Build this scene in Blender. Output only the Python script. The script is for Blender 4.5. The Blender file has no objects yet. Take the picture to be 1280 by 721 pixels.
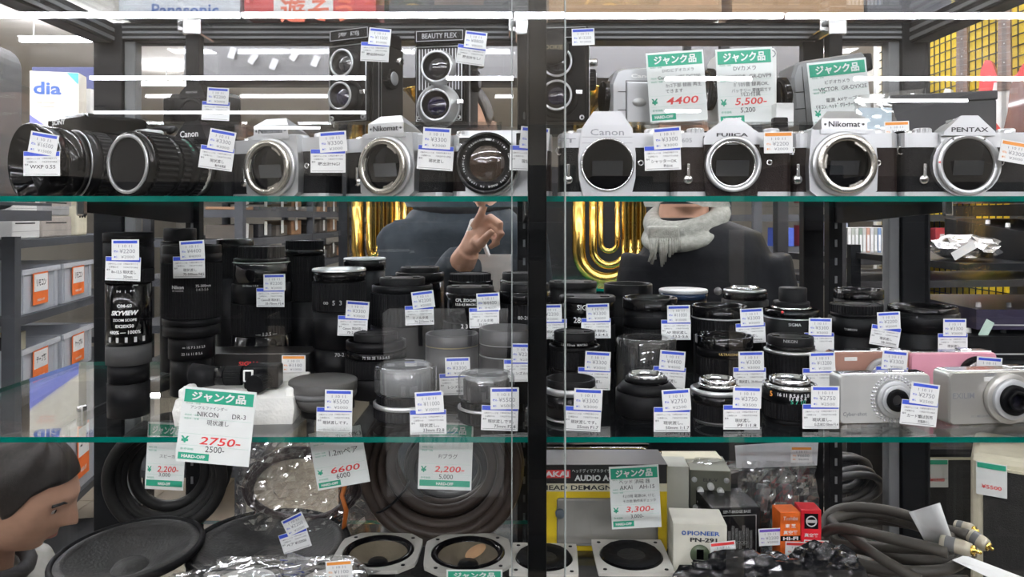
import bpy, bmesh, math, random
from mathutils import Vector, Matrix
random.seed(7)
scn = bpy.context.scene
COL = scn.collection
R = math.radians
# ---------------------------------------------------------------- camera, light, exposure
F = 924.0            # focal length in pixels of the 1280 px wide frame
HZ = 271.0           # horizon row
EYE = 1.42           # lens height above the shop floor
cam_d = bpy.data.cameras.new('camera')
cam_d.sensor_width = 36.0
cam_d.lens = 36.0 * F / 1280.0
cam_d.shift_y = -(360.5 - HZ) / 1280.0
cam_d.clip_start = 0.02
cam = bpy.data.objects.new('camera', cam_d)
cam.location = (0, 0, EYE)
cam.rotation_euler = (R(90), 0, 0)
COL.objects.link(cam)
scn.camera = cam
world = bpy.data.worlds.new('world'); scn.world = world
world.use_nodes = True
world.node_tree.nodes['Background'].inputs[0].default_value = (0.9, 0.95, 1.0, 1)
world.node_tree.nodes['Background'].inputs[1].default_value = 0.02
LAMP = 35.0          # radiance of the fluorescent tubes on the ceiling
vs = scn.view_settings
vs.view_transform = 'Standard'; vs.look = 'None'; vs.gamma = 1.0; vs.use_curve_mapping = False
vs.exposure = 0.93
scn.cycles.transparent_max_bounces = 32
scn.cycles.max_bounces = 10
scn.cycles.glossy_bounces = 5
scn.cycles.caustics_reflective = False
scn.cycles.caustics_refractive = False
scn.cycles.sample_clamp_indirect = 4.0

def P(px, py, z):
    return Vector(((px - 640.0) * z / F, z, EYE + (HZ - py) * z / F))
def PX(px, z): return (px - 640.0) * z / F
def HH(py, z): return EYE + (HZ - py) * z / F

# ---------------------------------------------------------------- materials
MATS = {}
def mat(name, col, rough=0.5, metal=0.0, var=0.08, vscale=40.0, bump=0.0, bscale=200.0, spec=0.5, emit=0.0, coat=0.0):
    if name in MATS: return MATS[name]
    m = bpy.data.materials.new(name); m.use_nodes = True
    nt = m.node_tree; b = nt.nodes['Principled BSDF']
    b.inputs['Base Color'].default_value = (*col, 1)
    b.inputs['Roughness'].default_value = rough
    b.inputs['Metallic'].default_value = metal
    b.inputs['Specular IOR Level'].default_value = spec
    b.inputs['Coat Weight'].default_value = coat
    if emit > 0:
        b.inputs['Emission Color'].default_value = (*col, 1)
        b.inputs['Emission Strength'].default_value = emit
    tc = nt.nodes.new('ShaderNodeTexCoord')
    if var > 0:
        n = nt.nodes.new('ShaderNodeTexNoise'); n.inputs['Scale'].default_value = vscale
        n.inputs['Detail'].default_value = 3
        nt.links.new(tc.outputs['Object'], n.inputs['Vector'])
        mr = nt.nodes.new('ShaderNodeMapRange')
        mr.inputs[1].default_value = 0.3; mr.inputs[2].default_value = 0.7
        mr.inputs[3].default_value = 1 - var; mr.inputs[4].default_value = 1 + var
        nt.links.new(n.outputs['Fac'], mr.inputs[0])
        mx = nt.nodes.new('ShaderNodeVectorMath'); mx.operation = 'SCALE'
        mx.inputs[0].default_value = col
        nt.links.new(mr.outputs[0], mx.inputs['Scale'])
        nt.links.new(mx.outputs[0], b.inputs['Base Color'])
    if bump > 0:
        n2 = nt.nodes.new('ShaderNodeTexNoise'); n2.inputs['Scale'].default_value = bscale
        n2.inputs['Detail'].default_value = 2
        nt.links.new(tc.outputs['Object'], n2.inputs['Vector'])
        bp = nt.nodes.new('ShaderNodeBump'); bp.inputs['Strength'].default_value = bump
        bp.inputs['Distance'].default_value = 0.002
        nt.links.new(n2.outputs['Fac'], bp.inputs['Height'])
        nt.links.new(bp.outputs[0], b.inputs['Normal'])
    MATS[name] = m
    return m

def sheet_glass(name, tint=(1, 1, 1), f0=0.05, rough=0.0, bump=0.0, bscale=60.0, haze=0.0, hazecol=(.8, .8, .8)):
    """clear pane: what lies behind shows through, the rest mirrors by the Fresnel law"""
    if name in MATS: return MATS[name]
    m = bpy.data.materials.new(name); m.use_nodes = True
    nt = m.node_tree; nt.nodes.remove(nt.nodes['Principled BSDF'])
    out = nt.nodes['Material Output']
    tr = nt.nodes.new('ShaderNodeBsdfTransparent'); tr.inputs[0].default_value = (*tint, 1)
    gl = nt.nodes.new('ShaderNodeBsdfGlossy'); gl.inputs['Roughness'].default_value = rough
    gl.inputs[0].default_value = (1, 1, 1, 1)
    lw = nt.nodes.new('ShaderNodeLayerWeight'); lw.inputs['Blend'].default_value = 0.5
    pw = nt.nodes.new('ShaderNodeMath'); pw.operation = 'POWER'; pw.inputs[1].default_value = 5.0
    nt.links.new(lw.outputs['Facing'], pw.inputs[0])
    ma = nt.nodes.new('ShaderNodeMath'); ma.operation = 'MULTIPLY_ADD'
    ma.inputs[1].default_value = 1 - f0; ma.inputs[2].default_value = f0
    nt.links.new(pw.outputs[0], ma.inputs[0])
    mx = nt.nodes.new('ShaderNodeMixShader')
    nt.links.new(ma.outputs[0], mx.inputs[0])
    base = tr
    if haze > 0:
        df = nt.nodes.new('ShaderNodeBsdfDiffuse'); df.inputs[0].default_value = (*hazecol, 1)
        hx = nt.nodes.new('ShaderNodeMixShader'); hx.inputs[0].default_value = haze
        nt.links.new(tr.outputs[0], hx.inputs[1]); nt.links.new(df.outputs[0], hx.inputs[2])
        base = hx
    nt.links.new(base.outputs[0], mx.inputs[1]); nt.links.new(gl.outputs[0], mx.inputs[2])
    if bump > 0:
        tc = nt.nodes.new('ShaderNodeTexCoord')
        n2 = nt.nodes.new('ShaderNodeTexNoise'); n2.inputs['Scale'].default_value = bscale
        n2.inputs['Detail'].default_value = 2
        nt.links.new(tc.outputs['Object'], n2.inputs['Vector'])
        bp = nt.nodes.new('ShaderNodeBump'); bp.inputs['Strength'].default_value = bump
        bp.inputs['Distance'].default_value = 0.01
        nt.links.new(n2.outputs['Fac'], bp.inputs['Height'])
        nt.links.new(bp.outputs[0], gl.inputs['Normal']); nt.links.new(bp.outputs[0], lw.inputs['Normal'])
    nt.links.new(mx.outputs[0], out.inputs[0])
    MATS[name] = m
    return m

def lamp_mat():
    m = bpy.data.materials.new('lamp_tube'); m.use_nodes = True
    b = m.node_tree.nodes['Principled BSDF']
    b.inputs['Base Color'].default_value = (.9, .9, .9, 1)
    b.inputs['Emission Color'].default_value = (0.97, 0.975, 1.04, 1)
    b.inputs['Emission Strength'].default_value = LAMP
    MATS['lamp_tube'] = m
    return m

M_TUBE = lamp_mat()
M_BLK = mat('black_plastic', (.006, .006, .0068), .34, spec=.14)
M_BLK2 = mat('black_satin', (.007, .007, .0078), .46, spec=.16)
M_BLKG = mat('black_gloss', (.0025, .0025, .003), .10, spec=.34)
M_RUB = mat('black_rubber', (.008, .008, .0088), .6, bump=.15, spec=.12)
M_LEA = mat('leatherette', (.006, .006, .0068), .45, spec=.18, bump=.5, bscale=900)
M_LEAB = mat('brown_leatherette', (.016, .009, .0075), .45, spec=.2, bump=.5, bscale=900)
M_FRM = mat('frame_black_aluminium', (.010, .011, .0125), .4, spec=.14)
M_CHR = mat('chrome', (.75, .75, .75), .16, 1.0, var=.03)
M_SIL = mat('satin_silver', (.60, .61, .62), .34, .85, var=.04)
M_SILP = mat('silver_plastic', (.50, .51, .52), .38, .35, var=.03)
M_STEEL = mat('ring_steel', (.62, .59, .53), .25, 1.0, var=.05)
M_GRY = mat('grey_plastic', (.16, .165, .17), .45)
M_GRYM = mat('mid_grey_plastic', (.25, .255, .26), .42, .15)
M_WHT = mat('white_plastic', (.78, .78, .76), .4, var=.03)
M_PAPER = mat('paper', (.83, .84, .83), .75, var=.03)
M_CARD = mat('junk_card', (.80, .83, .81), .7, var=.02)
M_BLUE = mat('print_blue', (.045, .095, .62), .6, var=0)
M_INK = mat('print_ink', (.03, .03, .035), .7, var=0)
M_GREY_INK = mat('print_grey', (.25, .26, .28), .7, var=0)
M_GREEN = mat('print_green', (.02, .36, .22), .6, var=0)
M_RED = mat('print_red', (.75, .05, .05), .6, var=0)
M_ORG = mat('print_orange', (.86, .33, .06), .6, var=0)
M_WINK = mat('print_white', (.8, .8, .8), .5, var=0)
M_DIM = mat('print_dim_white', (.45, .45, .45), .5, var=0)
M_LENS = mat('coated_glass', (.006, .006, .012), .04, spec=.8, coat=1.0, var=0)
M_LENSB = mat('coated_glass_violet', (.012, .010, .04), .04, spec=.8, coat=1.0, var=0)
M_LENSA = mat('coated_glass_amber', (.035, .02, .012), .05, spec=.8, coat=1.0, var=0)
M_MIRR = mat('dim_mirror', (.08, .085, .09), .12, .6, var=0)
M_GLS = sheet_glass('door_glass', (.985, .988, .988), .036)
M_SHG = sheet_glass('shelf_glass', (.955, .975, .97), .04)
M_ACR = sheet_glass('acrylic', (.95, .97, .97), .06)
M_EDGE = mat('glass_edge_green', (.0, .13, .10), .12, spec=.6, var=.15, vscale=12, coat=.6)
M_BAG = sheet_glass('polybag', (.97, .97, .97), .17, .06, bump=.7, bscale=16, haze=.03)
M_CLR = sheet_glass('clear_case', (.92, .93, .93), .09, .04, haze=.05)
M_BIN = sheet_glass('clear_bin', (.9, .92, .95), .06, .15, haze=.55, hazecol=(.82, .85, .90))
M_STY = mat('styrofoam', (.84, .84, .80), .85, bump=.4, bscale=400)
M_RACK = mat('rack_steel', (.06, .064, .072), .5, spec=.3)
M_BRASS = mat('brass', (.72, .49, .12), .18, 1.0, var=.05)
M_YEL = mat('yellow_board', (.80, .56, .015), .6)
M_SKIN = mat('skin', (.50, .29, .20), .5, var=.06, vscale=60)
M_HAIR = mat('hair_dark', (.014, .011, .009), .45, spec=.3, var=.3, vscale=180, bump=.35, bscale=700)
M_JKT = mat('jacket_navy', (.022, .030, .038), .6, spec=.15, var=.15, bump=.6, bscale=60)
M_JKB = mat('jacket_black', (.007, .008, .010), .6, spec=.12, var=.15, bump=.5, bscale=50)
M_JKG = mat('jacket_grey', (.30, .30, .28), .8, bump=.3, bscale=200)
M_SCARF = mat('scarf_wool', (.30, .31, .28), .95, var=.2, vscale=120, bump=.9, bscale=500)
M_CREAM = mat('cream_card', (.66, .62, .47), .6)
M_KRAFT = mat('cardboard', (.42, .25, .13), .75)
M_CONE = mat('paper_cone', (.030, .029, .028), .5, spec=.35, bump=.4, bscale=300)
M_CONEB = mat('tan_cone', (.15, .125, .085), .75, bump=.3, bscale=300)
M_CABB = mat('brown_cable', (.045, .031, .024), .42, spec=.35)
M_CABK = mat('black_cable', (.02, .02, .02), .5)

# ---------------------------------------------------------------- mesh building
class MB:
    """collects shapes given in millimetres (local x right, y away, z up)"""
    def __init__(s): s.v = []; s.f = []; s.m = []; s.sm = []
    def add(s, vs, fs, m=0, smooth=False, M=None):
        o = len(s.v)
        for v in vs:
            v = Vector(v)
            s.v.append(M @ v if M is not None else v)
        for f in fs:
            s.f.append([i + o for i in f]); s.m.append(m); s.sm.append(smooth)
        return s
    def box(s, x0, x1, y0, y1, z0, z1, m=0, M=None):
        vs = [(x0,y0,z0),(x1,y0,z0),(x1,y1,z0),(x0,y1,z0),(x0,y0,z1),(x1,y0,z1),(x1,y1,z1),(x0,y1,z1)]
        fs = [(0,3,2,1),(4,5,6,7),(0,1,5,4),(1,2,6,5),(2,3,7,6),(3,0,4,7)]
        return s.add(vs, fs, m, False, M)
    def rbox(s, x0, x1, y0, y1, z0, z1, r=2, m=0, M=None):
        bm = bmesh.new(); bmesh.ops.create_cube(bm, size=1)
        for v in bm.verts:
            v.co = ((x0+x1)/2 + v.co.x*(x1-x0), (y0+y1)/2 + v.co.y*(y1-y0), (z0+z1)/2 + v.co.z*(z1-z0))
        bmesh.ops.bevel(bm, geom=bm.edges[:], offset=r, segments=2, affect='EDGES', profile=.5)
        bm.verts.index_update()
        vs = [v.co.copy() for v in bm.verts]; fs = [[v.index for v in f.verts] for f in bm.faces]
        bm.free()
        return s.add(vs, fs, m, False, M)
    def loft(s, rings, m=0, cap0=True, cap1=True, smooth=False, M=None):
        n = len(rings[0]); vs = [p for r in rings for p in r]; fs = []
        for k in range(len(rings) - 1):
            for i in range(n):
                j = (i + 1) % n
                fs.append((k*n+i, k*n+j, (k+1)*n+j, (k+1)*n+i))
        if cap0: fs.append(tuple(range(n-1, -1, -1)))
        if cap1: fs.append(tuple(range((len(rings)-1)*n, len(rings)*n)))
        return s.add(vs, fs, m, smooth, M)
    def prism(s, poly, y0, y1, m=0, M=None):
        """polygon in x,z pushed along y"""
        return s.loft([[(x, y0, z) for x, z in poly], [(x, y1, z) for x, z in poly]], m, M=M)
    def slab(s, poly, z0, z1, m=0, M=None):
        return s.loft([[(x, y, z0) for x, y in poly], [(x, y, z1) for x, y in poly]], m, M=M)
    def lathe(s, prof, n=28, m=0, ribs=None, cap0=False, cap1=False, smooth=True, M=None):
        """profile of (radius, height) turned about z; ribs=(count, depth)"""
        if ribs: n = ribs[0] * 4
        rings = []
        for r, h in prof:
            ring = []
            for i in range(n):
                a = 2 * math.pi * i / n
                q = r - (ribs[1] if ribs and (i % 4) in (2, 3) else 0)
                ring.append((q * math.cos(a), q * math.sin(a), h))
            rings.append(ring)
        return s.loft(rings, m, cap0, cap1, smooth and not ribs, M)
    def tube(s, pts, r, n=8, m=0, closed=False, M=None):
        pts = [Vector(p) for p in pts]; N = len(pts); rings = []
        up = None
        for i in range(N):
            a = pts[(i-1) % N] if (closed or i > 0) else pts[i]
            b = pts[(i+1) % N] if (closed or i < N-1) else pts[i]
            t = (b - a).normalized() if (b - a).length > 1e-9 else Vector((0,0,1))
            if up is None:
                up = t.orthogonal().normalized()
            up = (up - t * up.dot(t))
            up = up.normalized() if up.length > 1e-6 else t.orthogonal().normalized()
            w = t.cross(up)
            rr = r[i] if isinstance(r, (list, tuple)) else r
            rings.append([pts[i] + (up*math.cos(2*math.pi*k/n) + w*math.sin(2*math.pi*k/n))*rr for k in range(n)])
        if closed: rings.append(rings[0])
        return s.loft(rings, m, not closed, not closed, True, M)
    def mesh(s, name, mats, scale=.001):
        me = bpy.data.meshes.new(name)
        me.from_pydata([v * scale for v in s.v], [], s.f)
        for mm in (mats if isinstance(mats, (list, tuple)) else [mats]): me.materials.append(mm)
        me.polygons.foreach_set('material_index', s.m)
        me.polygons.foreach_set('use_smooth', s.sm)
        bm = bmesh.new(); bm.from_mesh(me)
        bmesh.ops.recalc_face_normals(bm, faces=bm.faces[:]); bm.to_mesh(me); bm.free()
        me.update()
        return me

def link(name, me, parent=None, loc=(0,0,0), rot=(0,0,0)):
    o = bpy.data.objects.new(name, me); COL.objects.link(o)
    o.location = loc; o.rotation_euler = rot
    if parent is not None: o.parent = parent
    return o
def obj(name, mb, mats, parent=None, loc=(0,0,0), rot=(0,0,0), scale=.001):
    return link(name, mb.mesh(name, mats, scale), parent, loc, rot)
def tag(o, label, cat, group=None):
    o['label'] = label; o['category'] = cat
    if group: o['group'] = group
    return o
def thing(name, label, cat, loc=(0,0,0), rot=(0,0,0), group=None):
    o = link(name, None, None, loc, rot)
    o.empty_display_size = .02
    return tag(o, label, cat, group)
def struct(name, mb, mats, scale=1.0, parent=None):
    o = obj(name, mb, mats, parent, scale=scale); 
    if parent is None: o['kind'] = 'structure'
    return o
RX90 = Matrix.Rotation(R(90), 4, 'X')      # z axis -> -y (towards the viewer)
def T(x, y, z): return Matrix.Translation((x, y, z))

def adopt(child, parent):
    """make a part placed in world space a child of its thing"""
    pm = Matrix.LocRotScale(parent.location, parent.rotation_euler, parent.scale)
    child.parent = parent; child.matrix_parent_inverse = pm.inverted()
    for k in ('label', 'category', 'group'):
        if k in child: del child[k]
    return child
# ---------------------------------------------------------------- lettering
_TC = {}
def text_data(s, bold=0.0, shear=0.0, res=2):
    key = (s, bold, shear)
    if key in _TC: return _TC[key]
    cu = bpy.data.curves.new('t', 'FONT'); cu.body = s; cu.size = 1.0
    cu.align_x = 'CENTER'; cu.align_y = 'CENTER'; cu.resolution_u = res
    cu.offset = bold; cu.shear = shear
    ob = bpy.data.objects.new('t', cu)
    me = bpy.data.meshes.new_from_object(ob)
    vs = [v.co.copy() for v in me.vertices]; fs = [tuple(p.vertices) for p in me.polygons]
    bpy.data.objects.remove(ob); bpy.data.curves.remove(cu); bpy.data.meshes.remove(me)
    if vs:
        x0 = min(v.x for v in vs); x1 = max(v.x for v in vs); y0 = min(v.y for v in vs); y1 = max(v.y for v in vs)
        cx, cy = (x0+x1)/2, (y0+y1)/2
        vs = [Vector((v.x-cx, v.y-cy, 0)) for v in vs]; w, h = x1-x0, y1-y0
    else: w = h = 1
    _TC[key] = (vs, fs, w, h)
    return _TC[key]
def put_text(mb, s, x, z, w=None, h=None, y=0.0, m=0, bold=0.0, shear=0.0, rot=0.0, M=None, wrap=None):
    """letters facing -y, centred at x,z; w/h in mm; wrap=radius bends them round a vertical drum"""
    vs, fs, tw, th = text_data(s, bold, shear)
    if not vs: return
    if w is None and h is None: h = 3
    sx = w / tw if w else None; sz = h / th if h else None
    if sx is None: sx = sz
    if sz is None: sz = sx
    c, sn = math.cos(R(rot)), math.sin(R(rot)); out = []
    for v in vs:
        a, b = v.x * sx, v.y * sz
        a, b = a * c - b * sn, a * sn + b * c
        if wrap:
            th_ = (x + a) / wrap
            out.append((wrap * math.sin(th_), -wrap * math.cos(th_) + y, z + b))
        else:
            out.append((x + a, y, z + b))
    mb.add(out, fs, m, False, M)
# ================================================================ the shop: floor, ceiling, walls, lamps
CEIL = EYE + 1.34
ZG = 0.63            # front glass of the display case
def tile_mat():
    return mat('floor_tile', (.52, .45, .35), .35, var=.06, vscale=6)
mb = MB(); mb.box(-5, 5, -9.5, 11, -.10, -.006)
floor = struct('floor', mb, mat('floor_grout', (.33, .29, .24), .8))
mb = MB(); mb.box(-.148, .148, -.148, .148, -.006, 0)
tile_me = mb.mesh('tile', tile_mat(), 1.0)
for i in range(20):
    for j in range(12):
        link('tile', tile_me, floor, (-2.85 + .3 * i, 2.35 + .3 * j, 0))
mb = MB(); mb.box(-5, 5, -9.5, 11, CEIL, CEIL + .1)
struct('ceiling', mb, mat('ceiling_board', (.90, .86, .79), .9, var=.03))
M_WALL = mat('wall_paint', (.34, .32, .28), .85, var=.03)
for nm, b in (('wall_left', (-5.1, -5, -9.5, 11)), ('wall_right', (5, 5.1, -9.5, 11)),
              ('wall_back', (-5, 5, 11, 11.1)), ('wall_front', (-5, 5, -9.6, -9.5))):
    mb = MB(); mb.box(b[0], b[1], b[2], b[3], 0, CEIL); struct(nm, mb, M_WALL)

LH = 1.18
def lamp(x0, x1, y, label, group):
    L = (x1 - x0) * 1000
    t = thing('ceiling_lamp', label, 'lamp', ((x0 + x1) / 2, y, CEIL), group=group)
    m = MB(); m.box(-L/2 - 12, L/2 + 12, -9, 9, -139, -131); hs = obj('housing', m, M_WHT, t)
    for k in (-.35, .35): obj('hanger', MB().box(L*k - 4, L*k + 4, -4, 4, -131, 0), M_WHT, hs)
    m = MB(); m.rbox(-L/2, L/2, -16, 16, -173, -141, 8); obj('tube', m, M_TUBE, t)
def lamp_px(py, px0, px1, mirror, label, group):
    D = LH / ((HZ - py) / F)
    y = 2 * ZG - D if mirror else D
    lamp(PX(px0, D), PX(px1, D), y, label, group)
GM = 'lamps mirrored in the glass doors'; LM = 'bright linear ceiling lamp mirrored in the glass doors of the case'
for a in ((20, -90, 300), (20, 303, 640), (20, 643, 980), (20, 983, 1370), (98, 113, 457), (98.5, 558, 642),
          (98.5, 832, 940), (98.5, 1068, 1300), (141, 118, 457), (126, 1070, 1210), (139, 832, 876),
          (160, 318, 400), (176, 290, 360)):
    lamp_px(*a, True, LM, GM)
GD = 'lamps on the ceiling behind the case'
for a, l in (((50, 25, 140), 'white linear ceiling lamp above the rounded black suitcase shape'),
          ((53, 700, 1003), 'long white ceiling lamp just under the rear top rail'),
          ((53, 1050, 1094), 'short white ceiling lamp beside the chrome clamp over the grey camcorder'),
          ((105, 173, 405), 'long white ceiling lamp behind the small black camera on the riser'),
          ((103, 608, 645), 'short white ceiling lamp between the twin lens cameras and centre post'),
          ((112, 1094, 1130), 'short white ceiling lamp beside the viewfinder of the grey camcorder')):
    lamp_px(*a, False, l, GD)
GO = 'lamps out of sight above the aisle'
for y in (-1.1, .30, 1.6, 2.75, 3.9):  # unseen rows; the third and last are added to brighten the racks behind
    for x in (-2.6, 0, 2.6):
        lamp(x - 1.2, x + 1.2, y, 'unseen linear ceiling lamp placed above the aisle to light the scene from overhead', GO)

# ================================================================ the display case
S1 = HH(245, .67); S2 = HH(546, .67); S3 = EYE - .418
ZF, ZB = .67, 1.018
XW = .612
TOPZ = EYE + .284
case = thing('display_case', 'tall glass display case with black aluminium frame and chrome clamps', 'display case', (0, 0, 0))
def cbox(name, x0, x1, y0, y1, z0, z1, m, r=0, parent=None):
    b = MB()
    if r: b.rbox(x0*1000, x1*1000, y0*1000, y1*1000, z0*1000, z1*1000, r)
    else: b.box(x0*1000, x1*1000, y0*1000, y1*1000, z0*1000, z1*1000)
    return obj(name, b, m, parent or case)
for sx in (-1, 1):
    a, b = sorted((sx * .570, sx * XW))
    cbox('rear_post', a, b, 1.08, 1.12, .1, TOPZ, M_FRM, 2)
    a, b = sorted((sx * .553, sx * .5695))
    cbox('door_stile', a, b, 1.085, 1.105, .8, TOPZ - .026, M_GRY, 2)
    a, b = sorted((sx * .582, sx * XW))
    cbox('front_post', a, b, .615, .66, .1, TOPZ, M_FRM, 2)
    c = cbox('side_rail', a, b, .66, 1.08, TOPZ - .030, TOPZ, M_FRM, 2)
    for k in (0, 1):
        a2, b2 = sorted((sx * .5805, sx * .582))
        cbox('rail_groove', a2, b2, .66, 1.08, TOPZ - .026 + .012*k, TOPZ - .021 + .012*k, M_GRY, parent=c)
    a, b = sorted((sx * .603, sx * .608))
    cbox('side_glass', a, b, .66, 1.08, .75, TOPZ - .03, M_GLS)
rr = cbox('rear_rail', -.570, .570, 1.08, 1.12, TOPZ - .026, TOPZ, M_FRM, 2)
for k in (0, 1, 2):
    cbox('rail_groove', -.569, .569, 1.0785, 1.08, TOPZ - .0235 + .0075*k, TOPZ - .0205 + .0075*k, M_GRY, parent=rr)
cbox('front_rail', -XW, XW, .615, .66, TOPZ, TOPZ + .03, M_FRM, 2)
cbox('top_glass', -.582, .582, .66, 1.09, TOPZ, TOPZ + .005, M_ACR)
cbox('centre_post', PX(660, .65), PX(683, .65), .645, .66, .75, TOPZ, mat('post_black', (.004, .0042, .0045), .35, spec=.1), 1.2)
cbox('front_door', -.585, PX(706, ZG), ZG - .005, ZG, .75, TOPZ - .002, M_GLS)
cbox('front_door', PX(640, ZG + .008), .585, ZG + .003, ZG + .008, .75, TOPZ - .002, M_GLS)
for px, z in ((706, ZG), (640, ZG + .008)):
    cbox('door_edge', PX(px, z) - .0006, PX(px, z) + .0006, z - .005, z, .75, TOPZ - .002, mat('glass_edge_grey', (.30, .33, .32), .25))
cbox('plinth', -XW, XW, .615, 1.12, .0, .74, M_FRM, 3)
cbox('rear_door', -.553, .10, 1.100, 1.104, .75, TOPZ - .026, M_GLS)
cbox('rear_door', PX(1016, 1.095), .553, 1.092, 1.096, .75, TOPZ - .026, M_GLS)
cbox('door_stile', PX(1004, 1.09), PX(1029, 1.09), 1.088, 1.106, .75, TOPZ - .026, M_BLK2, 1)
slot = MB(); slot.box(-1.6, 1.6, -.4, .4, -5, 5); slot_me = slot.mesh('slot', M_GRY)
for px in (244, 655, 1041):
    x = PX(px, 1.045)
    u = cbox('upright', x - .0095, x + .0095, 1.035, 1.052, .75, TOPZ - .02, M_BLK2, 1)
    for k in range(30):
        link('slot', slot_me, u, (x, 1.0345, S3 - .18 + .0255 * k))
    cl = MB(); cl.rbox(x*1000 - 12, x*1000 + 14, 1030, 1079, TOPZ*1000 - 30, TOPZ*1000 - 8, 2)
    cl.rbox(x*1000 - 22, x*1000 - 8, 1036, 1080, TOPZ*1000 - 24, TOPZ*1000 - 4, 2)
    cl = obj('clamp', cl, M_CHR, case)
    sc_ = MB(); sc_.lathe([(4.2, 0), (4.2, 2.5), (0.1, 3)], 14, M=T(x*1000 - 15, 1036, TOPZ*1000 - 14) @ RX90); obj('screw', sc_, M_GRY, cl)
    for S in (S1, S2, S3):
        b = MB(); zb = (S - .005) * 1000
        b.prism([(0, 0)], 0, 1) if False else None
        pts = [(770, zb), (1036, zb), (1036, zb - 22), (1000, zb - 22), (775, zb - 9)]
        b.loft([[(x*1000 - 2, y, z) for y, z in pts], [(x*1000 + 2, y, z) for y, z in pts]])
        br = obj('bracket', b, M_BLK2, case)
        b = MB(); b.rbox(x*1000 - 4, x*1000 + 4, 765, 774, zb - 13, zb + 8, 2); obj('bracket_clip', b, M_CHR, br)

def glass_shelf(S, label, X=595):
    t = MB()
    x0, x1, y0, y1, z0, z1 = -X, X, ZF*1000, ZB*1000, (S-.005)*1000, S*1000
    vs = [(x0,y0,z0),(x1,y0,z0),(x1,y1,z0),(x0,y1,z0),(x0,y0,z1),(x1,y0,z1),(x1,y1,z1),(x0,y1,z1)]
    t.add(vs, [(0,3,2,1),(4,5,6,7)], 0); t.add(vs, [(0,1,5,4),(1,2,6,5),(2,3,7,6),(3,0,4,7)], 1)
    me = bpy.data.meshes.new('glass_shelf')
    me.from_pydata([Vector(v)*.001 for v in vs], [], [(0,3,2,1),(4,5,6,7),(0,1,5,4),(1,2,6,5),(2,3,7,6),(3,0,4,7)])
    me.materials.append(M_SHG); me.materials.append(M_EDGE)
    me.polygons.foreach_set('material_index', [0,0,1,1,1,1]); me.update()
    tag(link('glass_shelf', me), label, 'shelf', 'glass shelves of the case')
glass_shelf(S1, 'upper glass shelf with green edge carrying the old cameras')
glass_shelf(S2, 'middle glass shelf with green edge crowded with lenses')
glass_shelf(S3, 'lowest glass shelf carrying speakers and cables', 470)
# ================================================================ price tags and junk cards
TAGN = [0]
def price_tag(px, py, z, on, hand=('現状渡し。', ''), price=('¥3300', '¥3000'), roll=0.0, dx=5.0, kind='blue', yaw=0.0, sroll=None, label=None, tint=None):
    """px,py: middle of the whole tag; tag is about 34 x 40 mm"""
    lab = label or ('white price tag with blue bands on the ' + on)
    t = thing('price_tag', lab, 'price tag', P(px, py, z), (0, R(roll), R(yaw)), 'price tags')
    paper = M_PAPER
    if kind == 'blue':
        m = MB(); m.box(-17, 17, 0, .4, -20, 3); obj('info_card', m, paper, t)
        m = MB(); m.box(-16.6, 16.6, -.15, -.02, -1.4, 2.6); obj('info_band', m, M_BLUE, t)
        m = MB()
        for (s, x, zz, w, h) in (('□動作チェック済', -8, -4, 13, 1.5), ('□保証対象外です', 7.5, -3.6, 14, 1.5), ('□通電のみ', -9, -7, 9, 1.5), ('□返品不可の商品', 7.5, -6.8, 14, 1.5)):
            put_text(m, s, x, zz, w, h, -.1)
        put_text(m, '備考', -14, -9.6, 3.6, 1.8, -.1)
        if hand[0]: put_text(m, hand[0], 1, -11.5, min(24, 3.6*len(hand[0])), 3.4, -.1, bold=.01)
        if hand[1]: put_text(m, hand[1], 5, -16, min(22, 2.2*len(hand[1])), 2.8, -.1, bold=.01)
        m.box(-15.5, 15, -.1, -.05, -18.6, -18.3)
        p = obj('print', m, M_INK, t)
        sr = random.uniform(-3, 3) if sroll is None else sroll
        st = obj('price_sticker', MB().box(-13.2, 13.2, -.6, -.25, -10, 10), paper, t, (dx*.001, 0, .010), (0, R(sr), 0))
        m = MB(); m.rbox(-11.6, 11.6, -.72, -.62, 6.2, 8.9, .04); obj('sticker_band', m, M_BLUE, st)
        m = MB(); put_text(m, '1 10 11', 0, 3.6, 13, 2.6, -.7)
        put_text(m, price[0], 2, -1.2, 15, 4.0, -.7); put_text(m, price[1], 2.4, -6.8, 13, 2.6, -.7)
        obj('sticker_print', m, M_GREY_INK, st)
        m = MB(); put_text(m, '税込', -9, -1.4, 4.2, 2.1, -.7, bold=.02); put_text(m, '本体', -9, -6.8, 4.2, 2.1, -.7, bold=.02)
        obj('sticker_mark', m, M_BLUE, st)
    else:
        c = {'orange': M_ORG, 'sticker': M_BLUE, 'red': M_RED, 'violet': mat('print_violet', (.16, .08, .5), .6)}[kind]
        W, H = (13.5, 10) if kind != 'red' else (14, 8)
        m = MB(); m.box(-W, W, 0, .4, -H, H); obj('sticker', m, paper, t)
        m = MB(); m.box(-W + 1.2, W - 1.2, -.15, -.02, H - 4, H - 1); obj('sticker_band', m, c, t)
        m = MB(); put_text(m, '1 10 11', 0, H - 6.5, 13, 2.4, -.1); put_text(m, price[0], 2, H - 11.2, 15, 3.6, -.1); put_text(m, price[1], 2.4, H - 16, 13, 2.4, -.1)
        obj('sticker_print', m, M_GREY_INK, t)
        m = MB(); put_text(m, '税込', -9, H - 11.4, 4.2, 2.1, -.1, bold=.02); put_text(m, '本体', -9, H - 16, 4.2, 2.1, -.1, bold=.02); obj('sticker_mark', m, c, t)
    return t

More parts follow.
